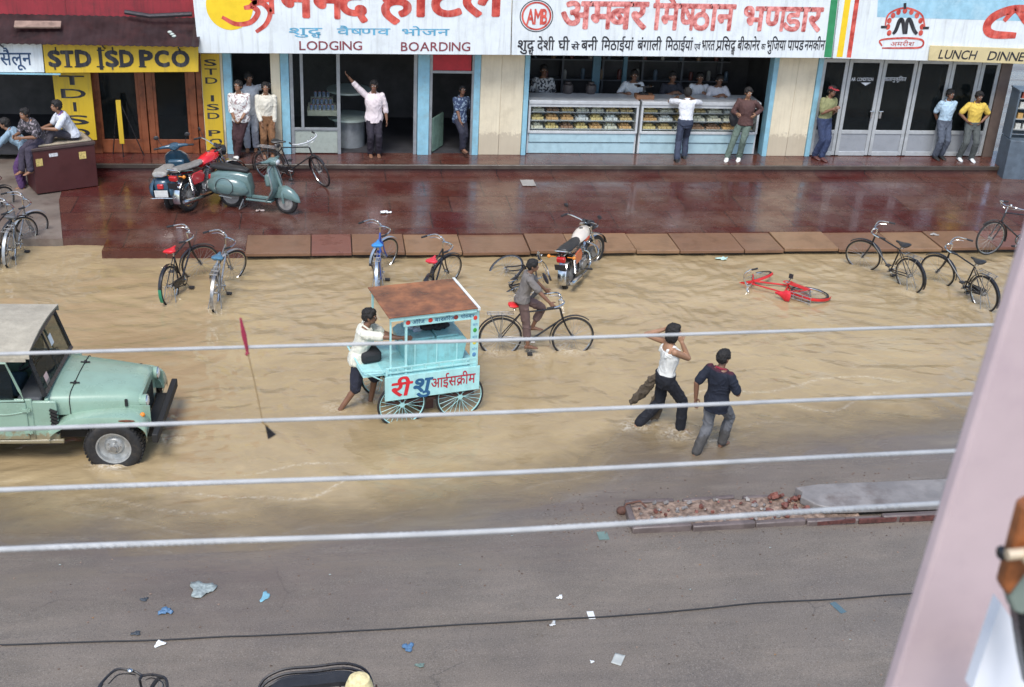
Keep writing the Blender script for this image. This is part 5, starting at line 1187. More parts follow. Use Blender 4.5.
for side_, (x0, x1, yf, yb), nt in (('left', ca, 7), ('right', cb_, 7)):
    for zi, (z, sn) in enumerate(((.956, 'bottom'), (1.156, 'middle'), (1.356, 'top'))):
        wt = (x1-x0-.14)/nt
        for i in range(nt):
            nm, cc = SC[rs_.choice([0, 0, 1, 1, 2, 3, 4, 5, 5])]; xc_ = x0+.07+wt*(i+.5)
            m = MB(); m.box((xc_, yf+.30, z+.012), (wt-.03, .40, .016)); o = m.build('sweet_tray', TRAY, bevel=.003)
            tag(o, f'steel tray of {nm} sweets, {ordn[i]} from left on {sn} shelf of {side_} counter', 'tray', 'trays of sweets in the glass counters')
            q = MB()
            for a in range(5):
                for b_ in range(4):
                    for l_ in range(2 if (a in (1, 2, 3) and b_ in (1, 2)) else 1):
                        q.box((xc_+(a-2)*(wt-.07)/5+rs_.uniform(-.008, .008), yf+.30+(b_-1.5)*.085+rs_.uniform(-.01, .01), z+.045+.045*l_), ((wt-.08)/5.2, .07, .05), (0, 0, rs_.uniform(-.3, .3)))
            q.build('sweets', M('sweet_'+nm, cc, .6, var=.2, scale=25), o, bevel=.006)
# weighing scale and boxes on the counter
c = F(645, 88, 26.85); z = 1.66
m = MB(); m.box((c.x, 26.85, z+.05), (.42, .26, .10)); o = m.build('wooden_box', M('box_wood', (.30, .14, .07), .6, var=.2), bevel=.008); tag(o, 'low wooden box standing on the sweet shop counter under the scale', 'box')
m = MB(); m.cyl((c.x-.02, 26.85, z+.10), (c.x-.02, 26.85, z+.26), .03); m.box((c.x-.02, 26.85, z+.115), (.20, .16, .03)); m.box((c.x-.02, 26.85, z+.27), (.34, .03, .03)); o = m.build('weighing_scale', BLK, bevel=.004); tag(o, 'small two pan weighing scale on the wooden box on the counter', 'scale')
for s in (-1, 1): m = MB(); m.cyl((c.x-.02+s*.16, 26.85, z+.285), (c.x-.02+s*.16, 26.85, z+.31), .06, .085, 16); m.build('pan', CHROME, o)
for px, lab, cl in ((568, 'dark round jar behind the left counter beside the floral shirted man', (.06, .05, .05)), (591, 'second dark round jar behind the left counter', (.05, .045, .05))):
    c = F(px, 83, 27.3); m = MB(); m.tube([(c.x, 27.26, 1.66), (c.x, 27.26, 1.74), (c.x, 27.26, 1.86), (c.x, 27.26, 1.90)], [.10, .13, .12, .06], 16); m.cyl((c.x, 27.26, 1.90), (c.x, 27.26, 1.93), .075, n=16); o = m.build('jar', M('jar_dark', cl, .3)); tag(o, lab, 'jar')
# drink cans in the hotel window
xc_ = fx(322); n = 0
m = MB(); m.box((xc_, YF+.55, 1.24), (.66, .42, .12)); m.box((xc_, YF+.62, 1.34), (.62, .24, .10)); o = m.build('can_stand', M('stand_cream', (.60, .58, .45), .6), bevel=.01); tag(o, 'cream stepped stand holding drink cans inside the hotel window', 'display stand')
CAN_ = M('can_blue_white', (.16, .26, .50), .3, .3, var=.3, scale=14, col2=(.55, .58, .66)); proto = None
for r_, (yy, zz, k_) in enumerate(((YF+.42, 1.30, 6), (YF+.58, 1.39, 5), (YF+.72, 1.39+.13, 4))):
    for i in range(k_):
        loc = Vector((xc_+(i-(k_-1)/2)*.095, yy, zz))
        if proto is None:
            m = MB(); m.tube([(0, 0, 0), (0, 0, .008), (0, 0, .11), (0, 0, .12)], [.026, .033, .033, .027], 14); proto = m.build('drink_can', CAN_); q = MB(); q.cyl((0, 0, .12), (0, 0, .128), .024, n=12); q.build('lid', M('lid_red', (.5, .1, .1), .4), proto); ob = proto
        else:
            ob = proto.copy(); COL.objects.link(ob); ch = proto.children[0].copy(); COL.objects.link(ch); ch.parent = ob
        ob.location = loc; rn = ('front', 'middle', 'back')[r_]
        tag(ob, f'blue and white drink can, {ordn[i]} from left in the {rn} row in the hotel window', 'can', 'drink cans on the stepped stand')
m = MB(); m.box((xc_, YF+.72, 1.455), (.50, .12, .12)); m.build('step', M('stand_cream', (.60, .58, .45), .6), bpy.data.objects['can_stand'])
# ------------------------------------------------------------------ vehicles
ZB = -.10
def yaw(a, b): return math.atan2(b[1]-a[1], b[0]-a[0])
jeep((-2.77, 14.72, -.12), (0, 0, R(-3)))
cart((1.28, 15.44, -.06), R(13))
BG = 'bicycles left standing in the flooded street'
RW = M('rim_green', (.03, .22, .12), .4)
bicycle((-2.66, 19.30, ZB), (R(-4), 0, R(72)), 'black bicycle with bright red saddle and a green band on its rear mudguard', BG, steer=R(-48), seat=(.65, .02, .03), rack=False, band=RW)
bicycle((-1.92, 19.0, ZB), (R(3), 0, R(84)), 'silver bicycle with dull blue saddle and rear carrier beside the red saddled one', BG, steer=R(-42), frame=STEEL, seat=(.06, .16, .24), fender=STEEL, chaincase=False)
bicycle((.84, 19.52, ZB), (R(-2), 0, R(84)), 'bicycle with bright blue saddle and blue fork standing at the kerb', BG, steer=R(-42), frame=M('cycle_blue', (.03, .08, .35), .35), seat=(.04, .24, .55), fender=M('fender_paleblue', (.35, .42, .50), .3, .5), chaincase=False)
bicycle((1.62, 18.78, ZB), (R(2), 0, R(70)), 'bicycle with red saddle half hidden behind the cart roof', BG, steer=R(-35), seat=(.65, .03, .05), rack=False)
bicycle((2.95, 19.15, ZB+.02), (R(66), 0, R(92)), 'black bicycle toppled towards the kerb behind the cyclist', BG, steer=R(18), seat=(.02, .02, .03), chaincase=False, stand=False, frontf=False, rimm=CHROME)
RD = M('cycle_red', (.55, .02, .02), .3, var=.15)
bicycle((8.90, 19.32, .02), (R(-84), 0, R(132)), 'red bicycle lying flat on its side in the brown water', BG, steer=R(25), frame=RD, seat=(.60, .02, .03), fender=RD, stand=False, rack=True)
bicycle((10.72, 19.40, ZB), (R(-7), 0, R(112)), 'black bicycle with swept chrome handlebar, farther of the two at the right', BG, steer=R(28), chaincase=False)
bicycle((11.74, 18.52, ZB), (R(-7), 0, R(106)), 'black bicycle with rear carrier, nearer of the two at the right', BG, steer=R(22))
c = G(1000, 257, .15)
bicycle((c.x+.95, c.y+.15, .15), (R(5), 0, R(182)), 'dark bicycle on the kerb partly behind the pink post', 'bicycles parked on the pavement', steer=R(10))
bicycle((-1.22, 25.25, .19), (R(6), 0, R(-20)), 'black roadster bicycle with white handlebar parked before the hotel door', 'bicycles parked on the pavement', steer=R(-38), bars=M('bars_white', (.65, .66, .66), .3, .3))
c = G(8, 275, ZB)
bicycle((c.x-.22, c.y, ZB), (R(-3), 0, R(80)), 'black bicycle with red saddle at the left edge', BG, steer=R(-40), seat=(.55, .03, .03), fender=BLK)
c = G(-8, 240, ZB)
bicycle((c.x-.25, c.y, ZB), (R(4), 0, R(84)), 'bicycle with yellow reflector band at the far left edge', BG, steer=R(-30), band=M('band_yellow', (.7, .5, .05), .5))
c = G(22, 268, ZB)
bicycle((c.x-.18, c.y, ZB), (R(3), 0, R(86)), 'bicycle with pale steel mudguards standing beside the red saddled one at the left edge', BG, steer=R(-44), frame=STEEL, seat=(.10, .10, .10), fender=M('mudguard_pale', (.36, .38, .39), .4, .4), chaincase=False)
rb = bicycle((2.66, 17.06, ZB), (0, 0, R(-2)), 'black roadster bicycle with red saddle being ridden through the flood', None, steer=R(4), seat=(.6, .02, .02), stand=False, crank=.5, chaincase=False)
c = G(134, 680, 1.09)
bicycle((c.x-.12, c.y-.84, .06), (R(2), 0, R(82)), 'bicycle whose black handlebar shows at the bottom edge left of the rickshaw', None, steer=R(-8), bars=BLK, frontf=False)
# motorcycles and scooters
mo = motorcycle((4.30, 19.72, -.10), (R(-6), 0, R(60)), 'motorcycle with cream tank and orange red side panels parked at the kerb', (.62, .55, .46), (.55, .10, .03), steer=R(-22), tank2=(.55, .08, .03)); mo.scale = (1.08, 1.08, 1.08)
mo = motorcycle((-2.72, 23.35, .17), (R(-5), 0, R(58)), 'red motorcycle with grey seat between the two scooters', (.60, .015, .02), (.50, .012, .02), seatc=(.22, .21, .19), steer=R(-25)); mo.scale = (1.13, 1.13, 1.15)
sc_ = scooter((-3.12, 23.50, .17), (R(-4), 0, R(80)), 'dark blue scooter with pale seat and windshield seen from behind', (.035, .085, .13), steer=R(12), seatc=(.30, .29, .26)); sc_.scale = (1.1, 1.1, 1.1)
sc_ = scooter((-1.93, 23.58, .17), (R(-5), 0, R(-20)), 'grey green scooter with black seat parked side on before the hotel', (.115, .185, .175), steer=R(-14)); sc_.scale = (1.18, 1.1, 1.1)
# ------------------------------------------------------------------ people
def at(px, py, z): p = G(px, py, z); return (p.x, p.y, z)
SG = 'men standing along the shop fronts'
floral = patterned('floral_shirt', (.72, .70, .66), (.35, .25, .24), 26, .56)
person(at(243, 157, PF), PI-.15, 'man in white floral shirt and dark brown trousers in the hotel side doorway', SG, h=1.72, seed=1, hpitch=-.35, hyaw=-.2, fl=(.10, .12, 0), fr=(-.10, 0, 0) if False else (.13, -.02, 0), hl=(-.06, .20, .92), hr=(.10, .22, .93), shirt=(.6, .6, .6), smat=floral, pants=(.05, .02, .022), sleeve='half', shoes=(.7, .68, .64), side=.05)
c = F(266, 72, 26.7)
rx = -1.68
person((rx, 26.78, PF), PI, 'man in long white kurta reaching out an arm behind the floral shirted man', SG, h=1.78, seed=2, shirt=(.55, .58, .62), pants=(.52, .55, .60), sleeve='long', untucked=.12, hl=(-(c.x-rx), .10, 1.50), hyaw=.4)
person((-1.30, 26.28, PF), PI+.1, 'man in cream shirt and ochre brown trousers leaning by the blue door edge', SG, h=1.68, seed=3, hpitch=-.3, shirt=(.62, .58, .48), pants=(.20, .095, .04), sleeve='long', untucked=0, hl=(-.16, .10, .80), hr=(.14, .16, .84))
c = F(341, 69, 26.45); p0 = at(374, 156, PF)
person(p0, PI+.05, 'man in loose pink shirt stretching an arm up to the door frame', SG, h=1.74, seed=4, skin=1, hpitch=-.1, shirt=(.74, .64, .64), pants=(.025, .02, .03), sleeve='half', untucked=.13, hr=(-(c.x-p0[0])-.03, .03, c.z-PF), er=(1, -.3, -.3), hyaw=-.1, fl=(-.10, 0, 0), fr=(.08, 0, 0))
person((2.98, 26.62, PF), PI+.5, 'young man in dark blue patterned shirt leaning in the narrow doorway', SG, h=1.58, seed=5, skin=1, hpitch=-.3, hyaw=-.3, smat=patterned('blue_floral_shirt', (.04, .06, .12), (.25, .32, .40), 24, .56), shirt=(.1, .1, .2), pants=(.02, .02, .035), hl=(-.28, .18, .86), hr=(.12, .20, .80), fr=(.10, .30, .14), kr=(.3, 1, 0), side=-.08, untucked=.12)
KG = 'shopkeepers behind the sweet counter'
for px, hy, lab, kw in ((543, 27.75, 'shopkeeper in black and white patterned shirt at the far left behind the counter', dict(smat=patterned('bw_shirt', (.55, .55, .55), (.05, .05, .06), 20, .52), h=1.82)),
                        (633, 27.6, 'shopkeeper in pale shirt stooping beside the weighing scale', dict(shirt=(.62, .64, .66), lean=.16, h=1.80, hr=(.2, .4, 1.27))),
                        (671, 27.6, 'shopkeeper in dark shirt with white chest stripe behind the right counter', dict(smat=patterned('chest_stripe', (.03, .03, .04), (.5, .5, .5), 3.3, .86, stripes=True), h=1.76, lean=.1, hl=(-.12, .36, 1.28), hr=(.12, .36, 1.28))),
                        (699, 27.65, 'shopkeeper in white shirt facing the leaning customer', dict(shirt=(.68, .68, .70), lean=.12, h=1.74, hl=(-.15, .35, 1.27))),
                        (717, 27.45, 'shopkeeper in light shirt bending over papers on the right counter', dict(shirt=(.62, .60, .62), lean=.2, h=1.76, hl=(-.1, .42, 1.28), hr=(.12, .42, 1.28)))):
    person((F(px, 85, hy).x, hy, PF), PI+random.uniform(-.2, .2), lab, KG, seed=px, vox=.013, skin=px % 2, pants=(.05, .05, .06), untucked=0, hpitch=-.2, **kw)
person((F(685, 120, 26.30).x, 26.28, PF), -.12, 'customer in white shirt and grey trousers leaning on the right sweet counter', 'customers at the sweet counter', h=1.68, seed=12, lean=.22, hip=(0, -.06, None), shirt=(.66, .67, .69), pants=(.035, .045, .075), untucked=0, hl=(-.22, .42, 1.30), hr=(.20, .42, 1.30), el=(-1, -.2, -.2), er=(1, -.2, -.2), fl=(-.15, -.30, 0), fr=(.07, -.02, 0), shoes=(.03, .03, .03), hpitch=-.2)
px0 = F(743, 120, 26.25).x
person((px0, 26.22, PF), PI-.45, 'customer in brown jacket and green trousers with crossed legs leaning back on the counter', 'customers at the sweet counter', h=1.72, seed=13, shirt=(.085, .04, .035), pants=(.11, .15, .12), sleeve='long', untucked=.08, side=0, hip=(-.03, -.02, None), hl=(-.26, .02, 1.10), hr=(.14, .24, 1.12), fl=(-.02, .06, 0), fr=(.24, .20, 0), hyaw=.5, shoes=(.68, .67, .62), skin=2)
m = MB(); m.tube([(px0-.20, 26.30, PF+1.10), (px0-.20, 26.29, PF+.95), (px0-.19, 26.30, PF+.78)], [.10, .13, .07], 12); o = m.build('shoulder_bag', M('black_cloth', (.02, .02, .022), .9), bevel=.02); tag(o, 'dark bag held at the left side of the brown jacketed customer', 'bag')
person(at(820, 158, PF), PI+.35, 'man in red cap and olive vest with blue jeans leaning on the pillar', SG, h=1.76, seed=14, skin=1, shirt=(.24, .24, .11), pants=(.03, .045, .10), sleeve='short', untucked=0, cap=(.40, .04, .05), side=-.10, hl=(-.02, .24, 1.22), hr=(.08, .25, 1.25), fl=(.08, .12, 0), fr=(.15, -.04, 0), hip=(.05, 0, None), shoes=(.10, .04, .035))
person(at(937, 158, PF), PI+.1, 'man in light blue shirt and grey blue trousers, hands behind his back', SG, h=1.70, seed=15, skin=1, shirt=(.42, .56, .66), pants=(.085, .10, .13), untucked=0, hl=(-.10, -.16, .86), hr=(.08, -.16, .88), el=(-1, -.3, 0), er=(1, -.3, 0), shoes=(.02, .02, .02), hpitch=-.1)
person(at(965, 160, PF), PI-.1, 'man in bright yellow shirt standing with hands on hips', SG, h=1.70, seed=16, skin=1, shirt=(.66, .46, .08), pants=(.085, .095, .09), untucked=0, hl=(-.17, .06, .96), hr=(.17, .06, .96), el=(-1, -.35, 0), er=(1, -.35, 0), fl=(-.13, .04, 0), fr=(.16, -.02, 0), shoes=(.66, .67, .66), hpitch=.05)
# the chest and the men on it
ch = empty('chest', (-5.30, 24.62, .19), (0, 0, R(26)), 'large maroon chest with stickers and a sacking covered top before the saloon', 'chest')
CM = M('chest_maroon', (.075, .020, .018), .45, var=.2, scale=3, dirt=(.05, .02, .02), dscale=3, damt=.6)
m = MB(); m.box((0, .28, .45), (1.24, .70, .88)); m.build('body', CM, ch, bevel=.012)
m = MB(); m.box((0, .28, .925), (1.28, .74, .06)); m.build('lid', M('chest_lid', (.07, .045, .04), .6, var=.2), ch, bevel=.01)
m = MB(); m.box((.06, .30, .975), (1.05, .66, .04)); m.build('sacking', M('sacking', (.34, .28, .20), .95, var=.2, bump=.5), ch, bevel=.015)
for x, w_, z, c_ in ((-.50, .13, .66, (.55, .42, .14)), (-.21, .17, .78, (.6, .6, .6)), (.36, .14, .70, (.6, .45, .15))):
    m = MB(); m.box((x, -.073, z), (w_, .004, .07 if w_ > .15 else .15)); m.build('sticker', M('sticker_%.2f' % c_[2], c_, .6, var=.35, scale=25), ch)
CG = 'men sitting by the maroon chest'
person((-5.18, 24.86, .19), PI/2+.45, 'man in white shirt with red and blue collar sitting on the maroon chest', CG, h=1.68, seed=17, hip=(0, -.05, 1.10), lean=.42, shirt=(.60, .62, .66), extra=M('collar_redblue', (.10, .05, .25), .8), pants=(.045, .04, .05), untucked=.04, fl=(-.12, .55, .75), fr=(.10, .60, .72), hl=(-.12, .52, 1.30), hr=(.12, .50, 1.25), hpitch=-.2)
person((-5.72, 24.66, .19), PI/2+.9, 'man in dark floral shirt hunched on the left end of the chest', CG, h=1.62, seed=18, hip=(0, 0, 1.08), lean=.55, smat=patterned('dark_floral', (.05, .045, .05), (.28, .24, .26), 26, .57), shirt=(.1, .1, .1), pants=(.05, .04, .06), fl=(-.12, .42, .45), fr=(.10, .45, .42), hl=(-.1, .5, 1.2), hr=(.12, .5, 1.2), hpitch=-.3)
person((-6.20, 24.80, .15), PI/2-.1, 'man in light blue shirt and purple cloth bending left of the chest', CG, h=1.62, seed=19, lean=.65, hip=(0, -.15, .85), shirt=(.24, .34, .42), pants=(.09, .04, .12), sleeve='half', hl=(-.2, .55, .75), hr=(.18, .55, .72), hpitch=-.2)
# street people
person((.40, 15.40, -.075), -PI/2-.08, 'barefoot ice cream seller in cream shirt and black shorts pushing the cart', None, h=1.66, seed=20, vox=.0085, lean=.24, hip=(0, -.02, .86), shirt=(.68, .66, .55), pants=(.018, .020, .035), shorts=True, sleeve='short', untucked=.10,
       hr=(.30, .64, 1.30), hl=(-.12, .60, 1.06), er=(.8, -.4, -.6), el=(-.5, -.3, -1), fr=(.16, -.28, 0), fl=(-.12, .14, 0), hyaw=-.1, hpitch=-.05, skin=1)
person((3.01, 17.05, -.10), -PI/2-.03, 'barefoot boy in grey brown shirt riding the black bicycle through the water', None, h=1.48, bulk=.86, seed=21, vox=.0085, hip=(0, -.03, 1.02), lean=.22, shirt=(.17, .15, .135), pants=(.12, .075, .065), pmat=M('wet_brown_trousers', (.13, .08, .07), .8, var=.15, scale=14, bump=.25, bscale=90, mud=((.055, .035, .03), .20, .55, .9)), sleeve='short', untucked=.04, pleg=.60,
       hl=(-.27, .38, 1.05), hr=(.27, .38, 1.05), fr=(.115, .10, .07), fl=(-.115, .18, .42), el=(-.7, -.2, -1), er=(.7, -.2, -1), skin=1, hyaw=-.15)
vr, J = person((4.62, 14.50, -.07), R(-84), 'man in white sleeveless vest and black trousers wading with both hands at his head', None, h=1.74, seed=22, vox=.0085, vest=True, shirt=(.66, .65, .60), sleeve=None, untucked=0, pants=(.008, .009, .014), longhair=True,
       hip=(0, .02, .89), lean=.05, hr=(.07, .17, 1.44), er=(.25, .25, -1), hl=(-.12, -.04, 1.56), el=(-.6, -1, -.5), fl=(-.10, -.27, .02), fr=(.10, .29, 0), kl=(0, 1, 0), skin=2, curl=.9, hyaw=-.25, hpitch=-.1)
# brown cloth hanging from his waist and trailing behind
m = MB(); rs = []
for i, (x, y, z, w_) in enumerate(((-.06, -.09, .90, .05), (-.10, -.14, .78, .10), (-.12, -.20, .66, .13), (-.14, -.28, .55, .12), (-.14, -.36, .47, .08), (-.14, -.42, .42, .03))):
    rs.append([Vector((x+math.cos(a)*.03, y+math.sin(a)*w_*.45, z-math.sin(a)*w_*.5)) for a in [2*PI*j/12 for j in range(12)]])
m.rings(rs); rs = []
for x, y, z, w_ in ((-.14, .02, .60, .06), (-.16, .0, .42, .10), (-.16, -.02, .26, .11), (-.15, -.03, .13, .07)):
    rs.append([Vector((x+math.cos(a)*w_*.4, y+math.sin(a)*w_, z)) for a in [2*PI*j/12 for j in range(12)]])
m.rings(rs)
_remesh(m, 'waist_cloth', .01, M('brown_cloth', (.075, .055, .035), .9, var=.3), vr, 2, folds=.02, seed=5)
person((5.17, 13.82, -.06), R(-52), 'man in navy polo shirt with maroon shoulder bands and grey trousers seen from behind', None, h=1.63, seed=23, vox=.0085, shirt=(.02, .03, .07), smat=patterned('navy_maroon', (.008, .011, .022), (.09, .009, .018), .98, .30, stripes=True, c3=(.008, .011, .022)), pants=(.11, .11, .12), pmat=M('wet_grey_trousers', (.12, .12, .125), .8, var=.15, scale=14, bump=.25, bscale=90, mud=((.05, .045, .04), .20, .50, .9)), sleeve='short', untucked=.16,
       hip=(0, .02, .85), hl=(-.25, -.12, .82), hr=(.14, .26, .98), er=(.8, -.6, -.4), fl=(-.07, -.22, 0), fr=(.05, .22, .05), kr=(0, 1, 0), skin=1, hyaw=-.1, extra=M('collar_maroon', (.25, .02, .04), .8))
# ------------------------------------------------------------------ kiosk at the right edge
kx = F(1003, 150, 25.6).x
kk = empty('kiosk', (kx+.6, 25.6, PZ), (0, 0, R(-8)), 'grey blue open shelf kiosk with goods at the right edge of the pavement', 'kiosk')
KM = M('kiosk_grey', (.10, .13, .16), .5, var=.15, dirt=(.06, .07, .08), dscale=4, damt=.5)
m = MB(); m.box((0, .0, .50), (1.1, .6, .96)); m.build('cabinet', KM, kk, bevel=.01)
m = MB()
for x in (-.53, .53): m.box((x, .06, 1.55), (.04, .48, 1.1))
m.box((0, .28, 1.55), (1.02, .03, 1.1)); m.box((0, .06, 2.12), (1.14, .5, .04)); m.build('frame', KM, kk, bevel=.004)
m = MB()
for z in (1.2, 1.45, 1.7, 1.93): m.box((0, .06, z), (1.01, .40, .018))
m.build('shelf', M('shelf_pale', (.30, .31, .30), .5), kk)
rk = random.Random(3)
for si, (z, nm) in enumerate(((1.21, 'lowest'), (1.46, 'second'), (1.71, 'third'), (1.94, 'top'))):
    for i in range(5):
        c_ = [(.5, .1, .06), (.5, .5, .45), (.1, .2, .3), (.5, .3, .1), (.3, .32, .3)][rk.randrange(5)]; cn = {.5: 'coloured', .1: 'dark blue', .3: 'grey'}[c_[0]]
        m = MB(); m.box((kx+.6-.38+.19*i, 25.62+.01*i, PZ+z+.06), (.12, .14, .12+.03*rk.random()), (0, 0, R(-8))); o = m.build('packet', M('packet_%.2f_%.2f' % (c_[0], c_[1]), c_, .5, var=.25, scale=20), bevel=.004)
        tag(o, f'small {cn} packet, {ordn[i]} from left on the {nm} shelf of the kiosk', 'packet', 'packets on the kiosk shelves')
# ------------------------------------------------------------------ broken median
md = empty('median', (5.6, 12.1, 0), (0, 0, 0), 'broken low concrete road median with rubble and one tilted slab', 'median')
CO = M('old_concrete', (.22, .20, .185), .5, var=.2, scale=3, dirt=(.10, .07, .055), dscale=2.5, damt=.8, bump=.4)
CO2 = M('damp_concrete', (.13, .10, .09), .4, var=.25, scale=3, dirt=(.07, .05, .045), dscale=4, damt=.7, bump=.4)
def L(x, y, z): return (x-5.6, y-12.1, z)
XL = 3.60
re_ = random.Random(12); x = XL
m = MB(); m.box(L(XL+.045, 12.20, .03), (.08, .50, .19), (0, R(3), R(-3))); m.build('edging_stone', CO2, md, bevel=.02)
while x < 14:
    l_ = re_.uniform(.45, 1.1); z_ = re_.uniform(-.01, .035)
    m = MB(); m.box(L(x+l_/2, 11.90+re_.uniform(-.012, .012), z_), (l_-.006, .085, .20), (R(re_.uniform(-4, 4)), R(re_.uniform(-1.2, 1.2)), R(re_.uniform(-1, 1)))); m.build('edging_stone', CO2, md, bevel=.02)
    if re_.random() < .55 or x > 6: m = MB(); m.box(L(x+l_/2, 12.53, z_-.03), (l_*.85, .07, .18), (R(re_.uniform(-5, 5)), R(re_.uniform(-2, 2)), R(re_.uniform(-3, 3)))); m.build('edging_stone', CO2, md, bevel=.02)
    x += l_
def rub(x, y): return .078-.05*max(0, abs(y-12.22)-.17)/.1*.3+.022*noise.noise(Vector((x*2.2, y*3, 0)))+.018*noise.noise(Vector((x*9, y*9, 1)))+.010*noise.noise(Vector((x*26, y*26, 2)))
m = MB(); nx, ny = 150, 22; V = [[m.bm.verts.new(Vector(L(XL+.09+2.9*i/nx, 11.945+.545*j/ny, rub(XL+2.9*i/nx, 12+.5*j/ny)))) for j in range(ny+1)] for i in range(nx+1)]
for i in range(nx):
    for j in range(ny): m.bm.faces.new((V[i][j], V[i+1][j], V[i+1][j+1], V[i][j+1]))
ro = m.build('rubble', M('red_rubble', (.185, .12, .085), .5, var=.4, scale=14, col2=(.27, .19, .14), dirt=(.12, .085, .06), dscale=2.2, damt=.85, bump=.6, bscale=40), md, angle=180)
sx = G(800, 492, .2).x
rq = random.Random(2); pf = [(sx-.02, 12.50), (sx+.04, 12.40), (sx-.03, 12.28), (sx+.05, 12.18), (sx+.10, 12.10), (sx+.22, 12.02), (14, 11.93), (14, 12.56), (9, 12.57), (sx+.3, 12.56)]
m = MB(); m.rings([[Vector(L(x, y, .09)) for x, y in pf], [Vector(L(x, y, .20)) for x, y in pf]]); m.build('slab', CO, md, bevel=.014)
BR = M('brick_red', (.17, .06, .042), .6, var=.4, scale=10, bump=.5)
for i in range(22):
    x = sx-.50+rq.random()*.55; y = 12.0+rq.random()*.48; s = rq.uniform(.025, .07); m = MB(); m.box(L(x, y, .10+s*.25), (s*1.5, s, s*.8), (rq.random(), rq.random(), rq.random()*3)); m.build('brick_piece', BR, md, bevel=.008, seg=1)
for i in range(70):
    x = XL+.15+rq.random()*2.1; y = 11.96+rq.random()*.5; s = rq.uniform(.015, .04); m = MB(); m.box(L(x, y, .10), (s*1.5, s, s), (rq.random(), rq.random(), rq.random()*3)); m.build('stone', CO if i % 3 else BR, md, seg=1)
m = MB()
for i in range(9): m.box(L(sx+.3+i*.55, 11.86, .08), (.5, .03, .05+.01*(i % 3)), (0, R(rq.uniform(-2, 2)), 0))
m.build('brick_edge', M('dark_brick', (.10, .035, .028), .6, var=.5, scale=12), md)
m = MB(); c = G(622, 508, .1); m.tube([(c.x, c.y, .02), (c.x+.06, c.y+.03, .14), (c.x+.22, c.y-.01, .20), (c.x+.30, c.y-.05, .13)], .014, 6); m.ball((c.x, c.y, .06), (.07, .06, .06), 2); tag(m.build('rusty_rod', M('rust_dark', (.10, .045, .03), .8, var=.4)), 'bent rusty rod at the left end of the broken median', 'rod')
def zr(x, y): return float(bed(np.array([x]), np.array([y]))[0][0])
m = MB(); rd_ = random.Random(77)
for i in range(900):
    x = rd_.uniform(2.6, 8.2) if i % 3 else rd_.uniform(-4, 8.5); y = rd_.gauss(12.3, .45) if i % 3 else rd_.uniform(9, 12.2); s_ = rd_.uniform(.004, .013)
    m.ball((x, y, zr(x, y)+s_*.3), (s_*1.3, s_, s_*.7), 1)
o = m.build('gravel', M('gravel_wet', (.17, .12, .09), .6, var=.6, scale=3)); tag(o, 'loose wet grit washed over the road around the broken median', 'gravel', kind='stuff')
# cable on the asphalt
def zr(x, y): return float(bed(np.array([x]), np.array([y]))[0][0])
pts = [G(x, y, .05) for x, y in ((-60, 646), (0, 645), (90, 642), (200, 637.5), (360, 630), (440, 625.5), (520, 621.5), (620, 616), (700, 609.5), (765, 603), (830, 600), (905, 595), (1000, 588), (1200, 575))]
m = MB(); m.tube([Vector((p.x, p.y, zr(p.x, p.y)+.012)) for p in bez(pts, 6)], .009, 6); tag(m.build('cable', M('cable_black', (.02, .02, .022), .6)), 'thin black cable lying across the full width of the wet road', 'cable')
# overhead wires
WI = M('wire_grey', (.43, .43, .42), .6, .1, var=.12, scale=12)
for i, (pa, pb, pc, r, lab) in enumerate((((0, 354), (500, 340), (1000, 324.5), .0072, 'topmost of the four grey overhead wires'), ((0, 429.5), (500, 412.5), (970, 394), .0074, 'second from the top of the four grey overhead wires'),
                          ((0, 490), (500, 473), (955, 451), .0078, 'third from the top of the four grey overhead wires'), ((0, 549.5), (500, 531), (940, 503.5), .0084, 'lowest and thickest looking of the four overhead wires'))):
    A, B, C = [G(*q, 6.9) for q in (pa, pb, pc)]; d = (C-A)/(C.x-A.x); P_ = [A-d*14, A-d*6, A-d*2, A, B, C, C+d*2, C+d*6, C+d*14]
    m = MB()
    r *= .74; pp = bez(P_, 14); m.tube(pp, r, 8)
    for k in range(2):  # strand laid round the core
        q = []; s = 0
        for t in range(2200):
            x = A.x-.6+(C.x-A.x+1.2)*t/2199; y = np.interp(x, [A.x-1, A.x, B.x, C.x, C.x+1], [A.y, A.y, B.y, C.y, C.y]); a = x*230+k*PI
            q.append((x, float(y)+math.cos(a)*r*.62, 6.9+math.sin(a)*r*.62))
        m.tube(q, r*.36, 4)
    tag(m.build('overhead_wire', WI), lab, 'wire', 'grey wires stretched over the street')
W1 = G(247, 347, 6.9); W2 = G(263, 421, 6.9)
m = MB(); a = F(240.5, 318, W1.y); b_ = F(247.5, 352, W1.y-.01); m.tube([a, a.lerp(b_, .5), b_], [.003, .0075, .004], 6); m.ball(b_+Vector((0, -.012, 0)), .007, 1); kt = m.build('kite_string', M('kite_red', (.28, .02, .05), .7)); tag(kt, 'thin torn kite string with dark red top and black tag tangled in the wires', 'kite string')
m = MB(); c = F(269, 427, W2.y-.01); m.tube([b_, W1.lerp(W2, .5)+Vector((0, 0, .0)), W2+Vector((0, -.01, .0)), c], .0018, 5); m.build('thread', M('thread_ochre', (.25, .16, .06), .8), kt)
m = MB(); m.sheet([F(265, 425, W2.y-.012), F(276, 435, W2.y-.012), F(268, 439.5, W2.y-.012)], .004); m.build('tag', BLK, kt)
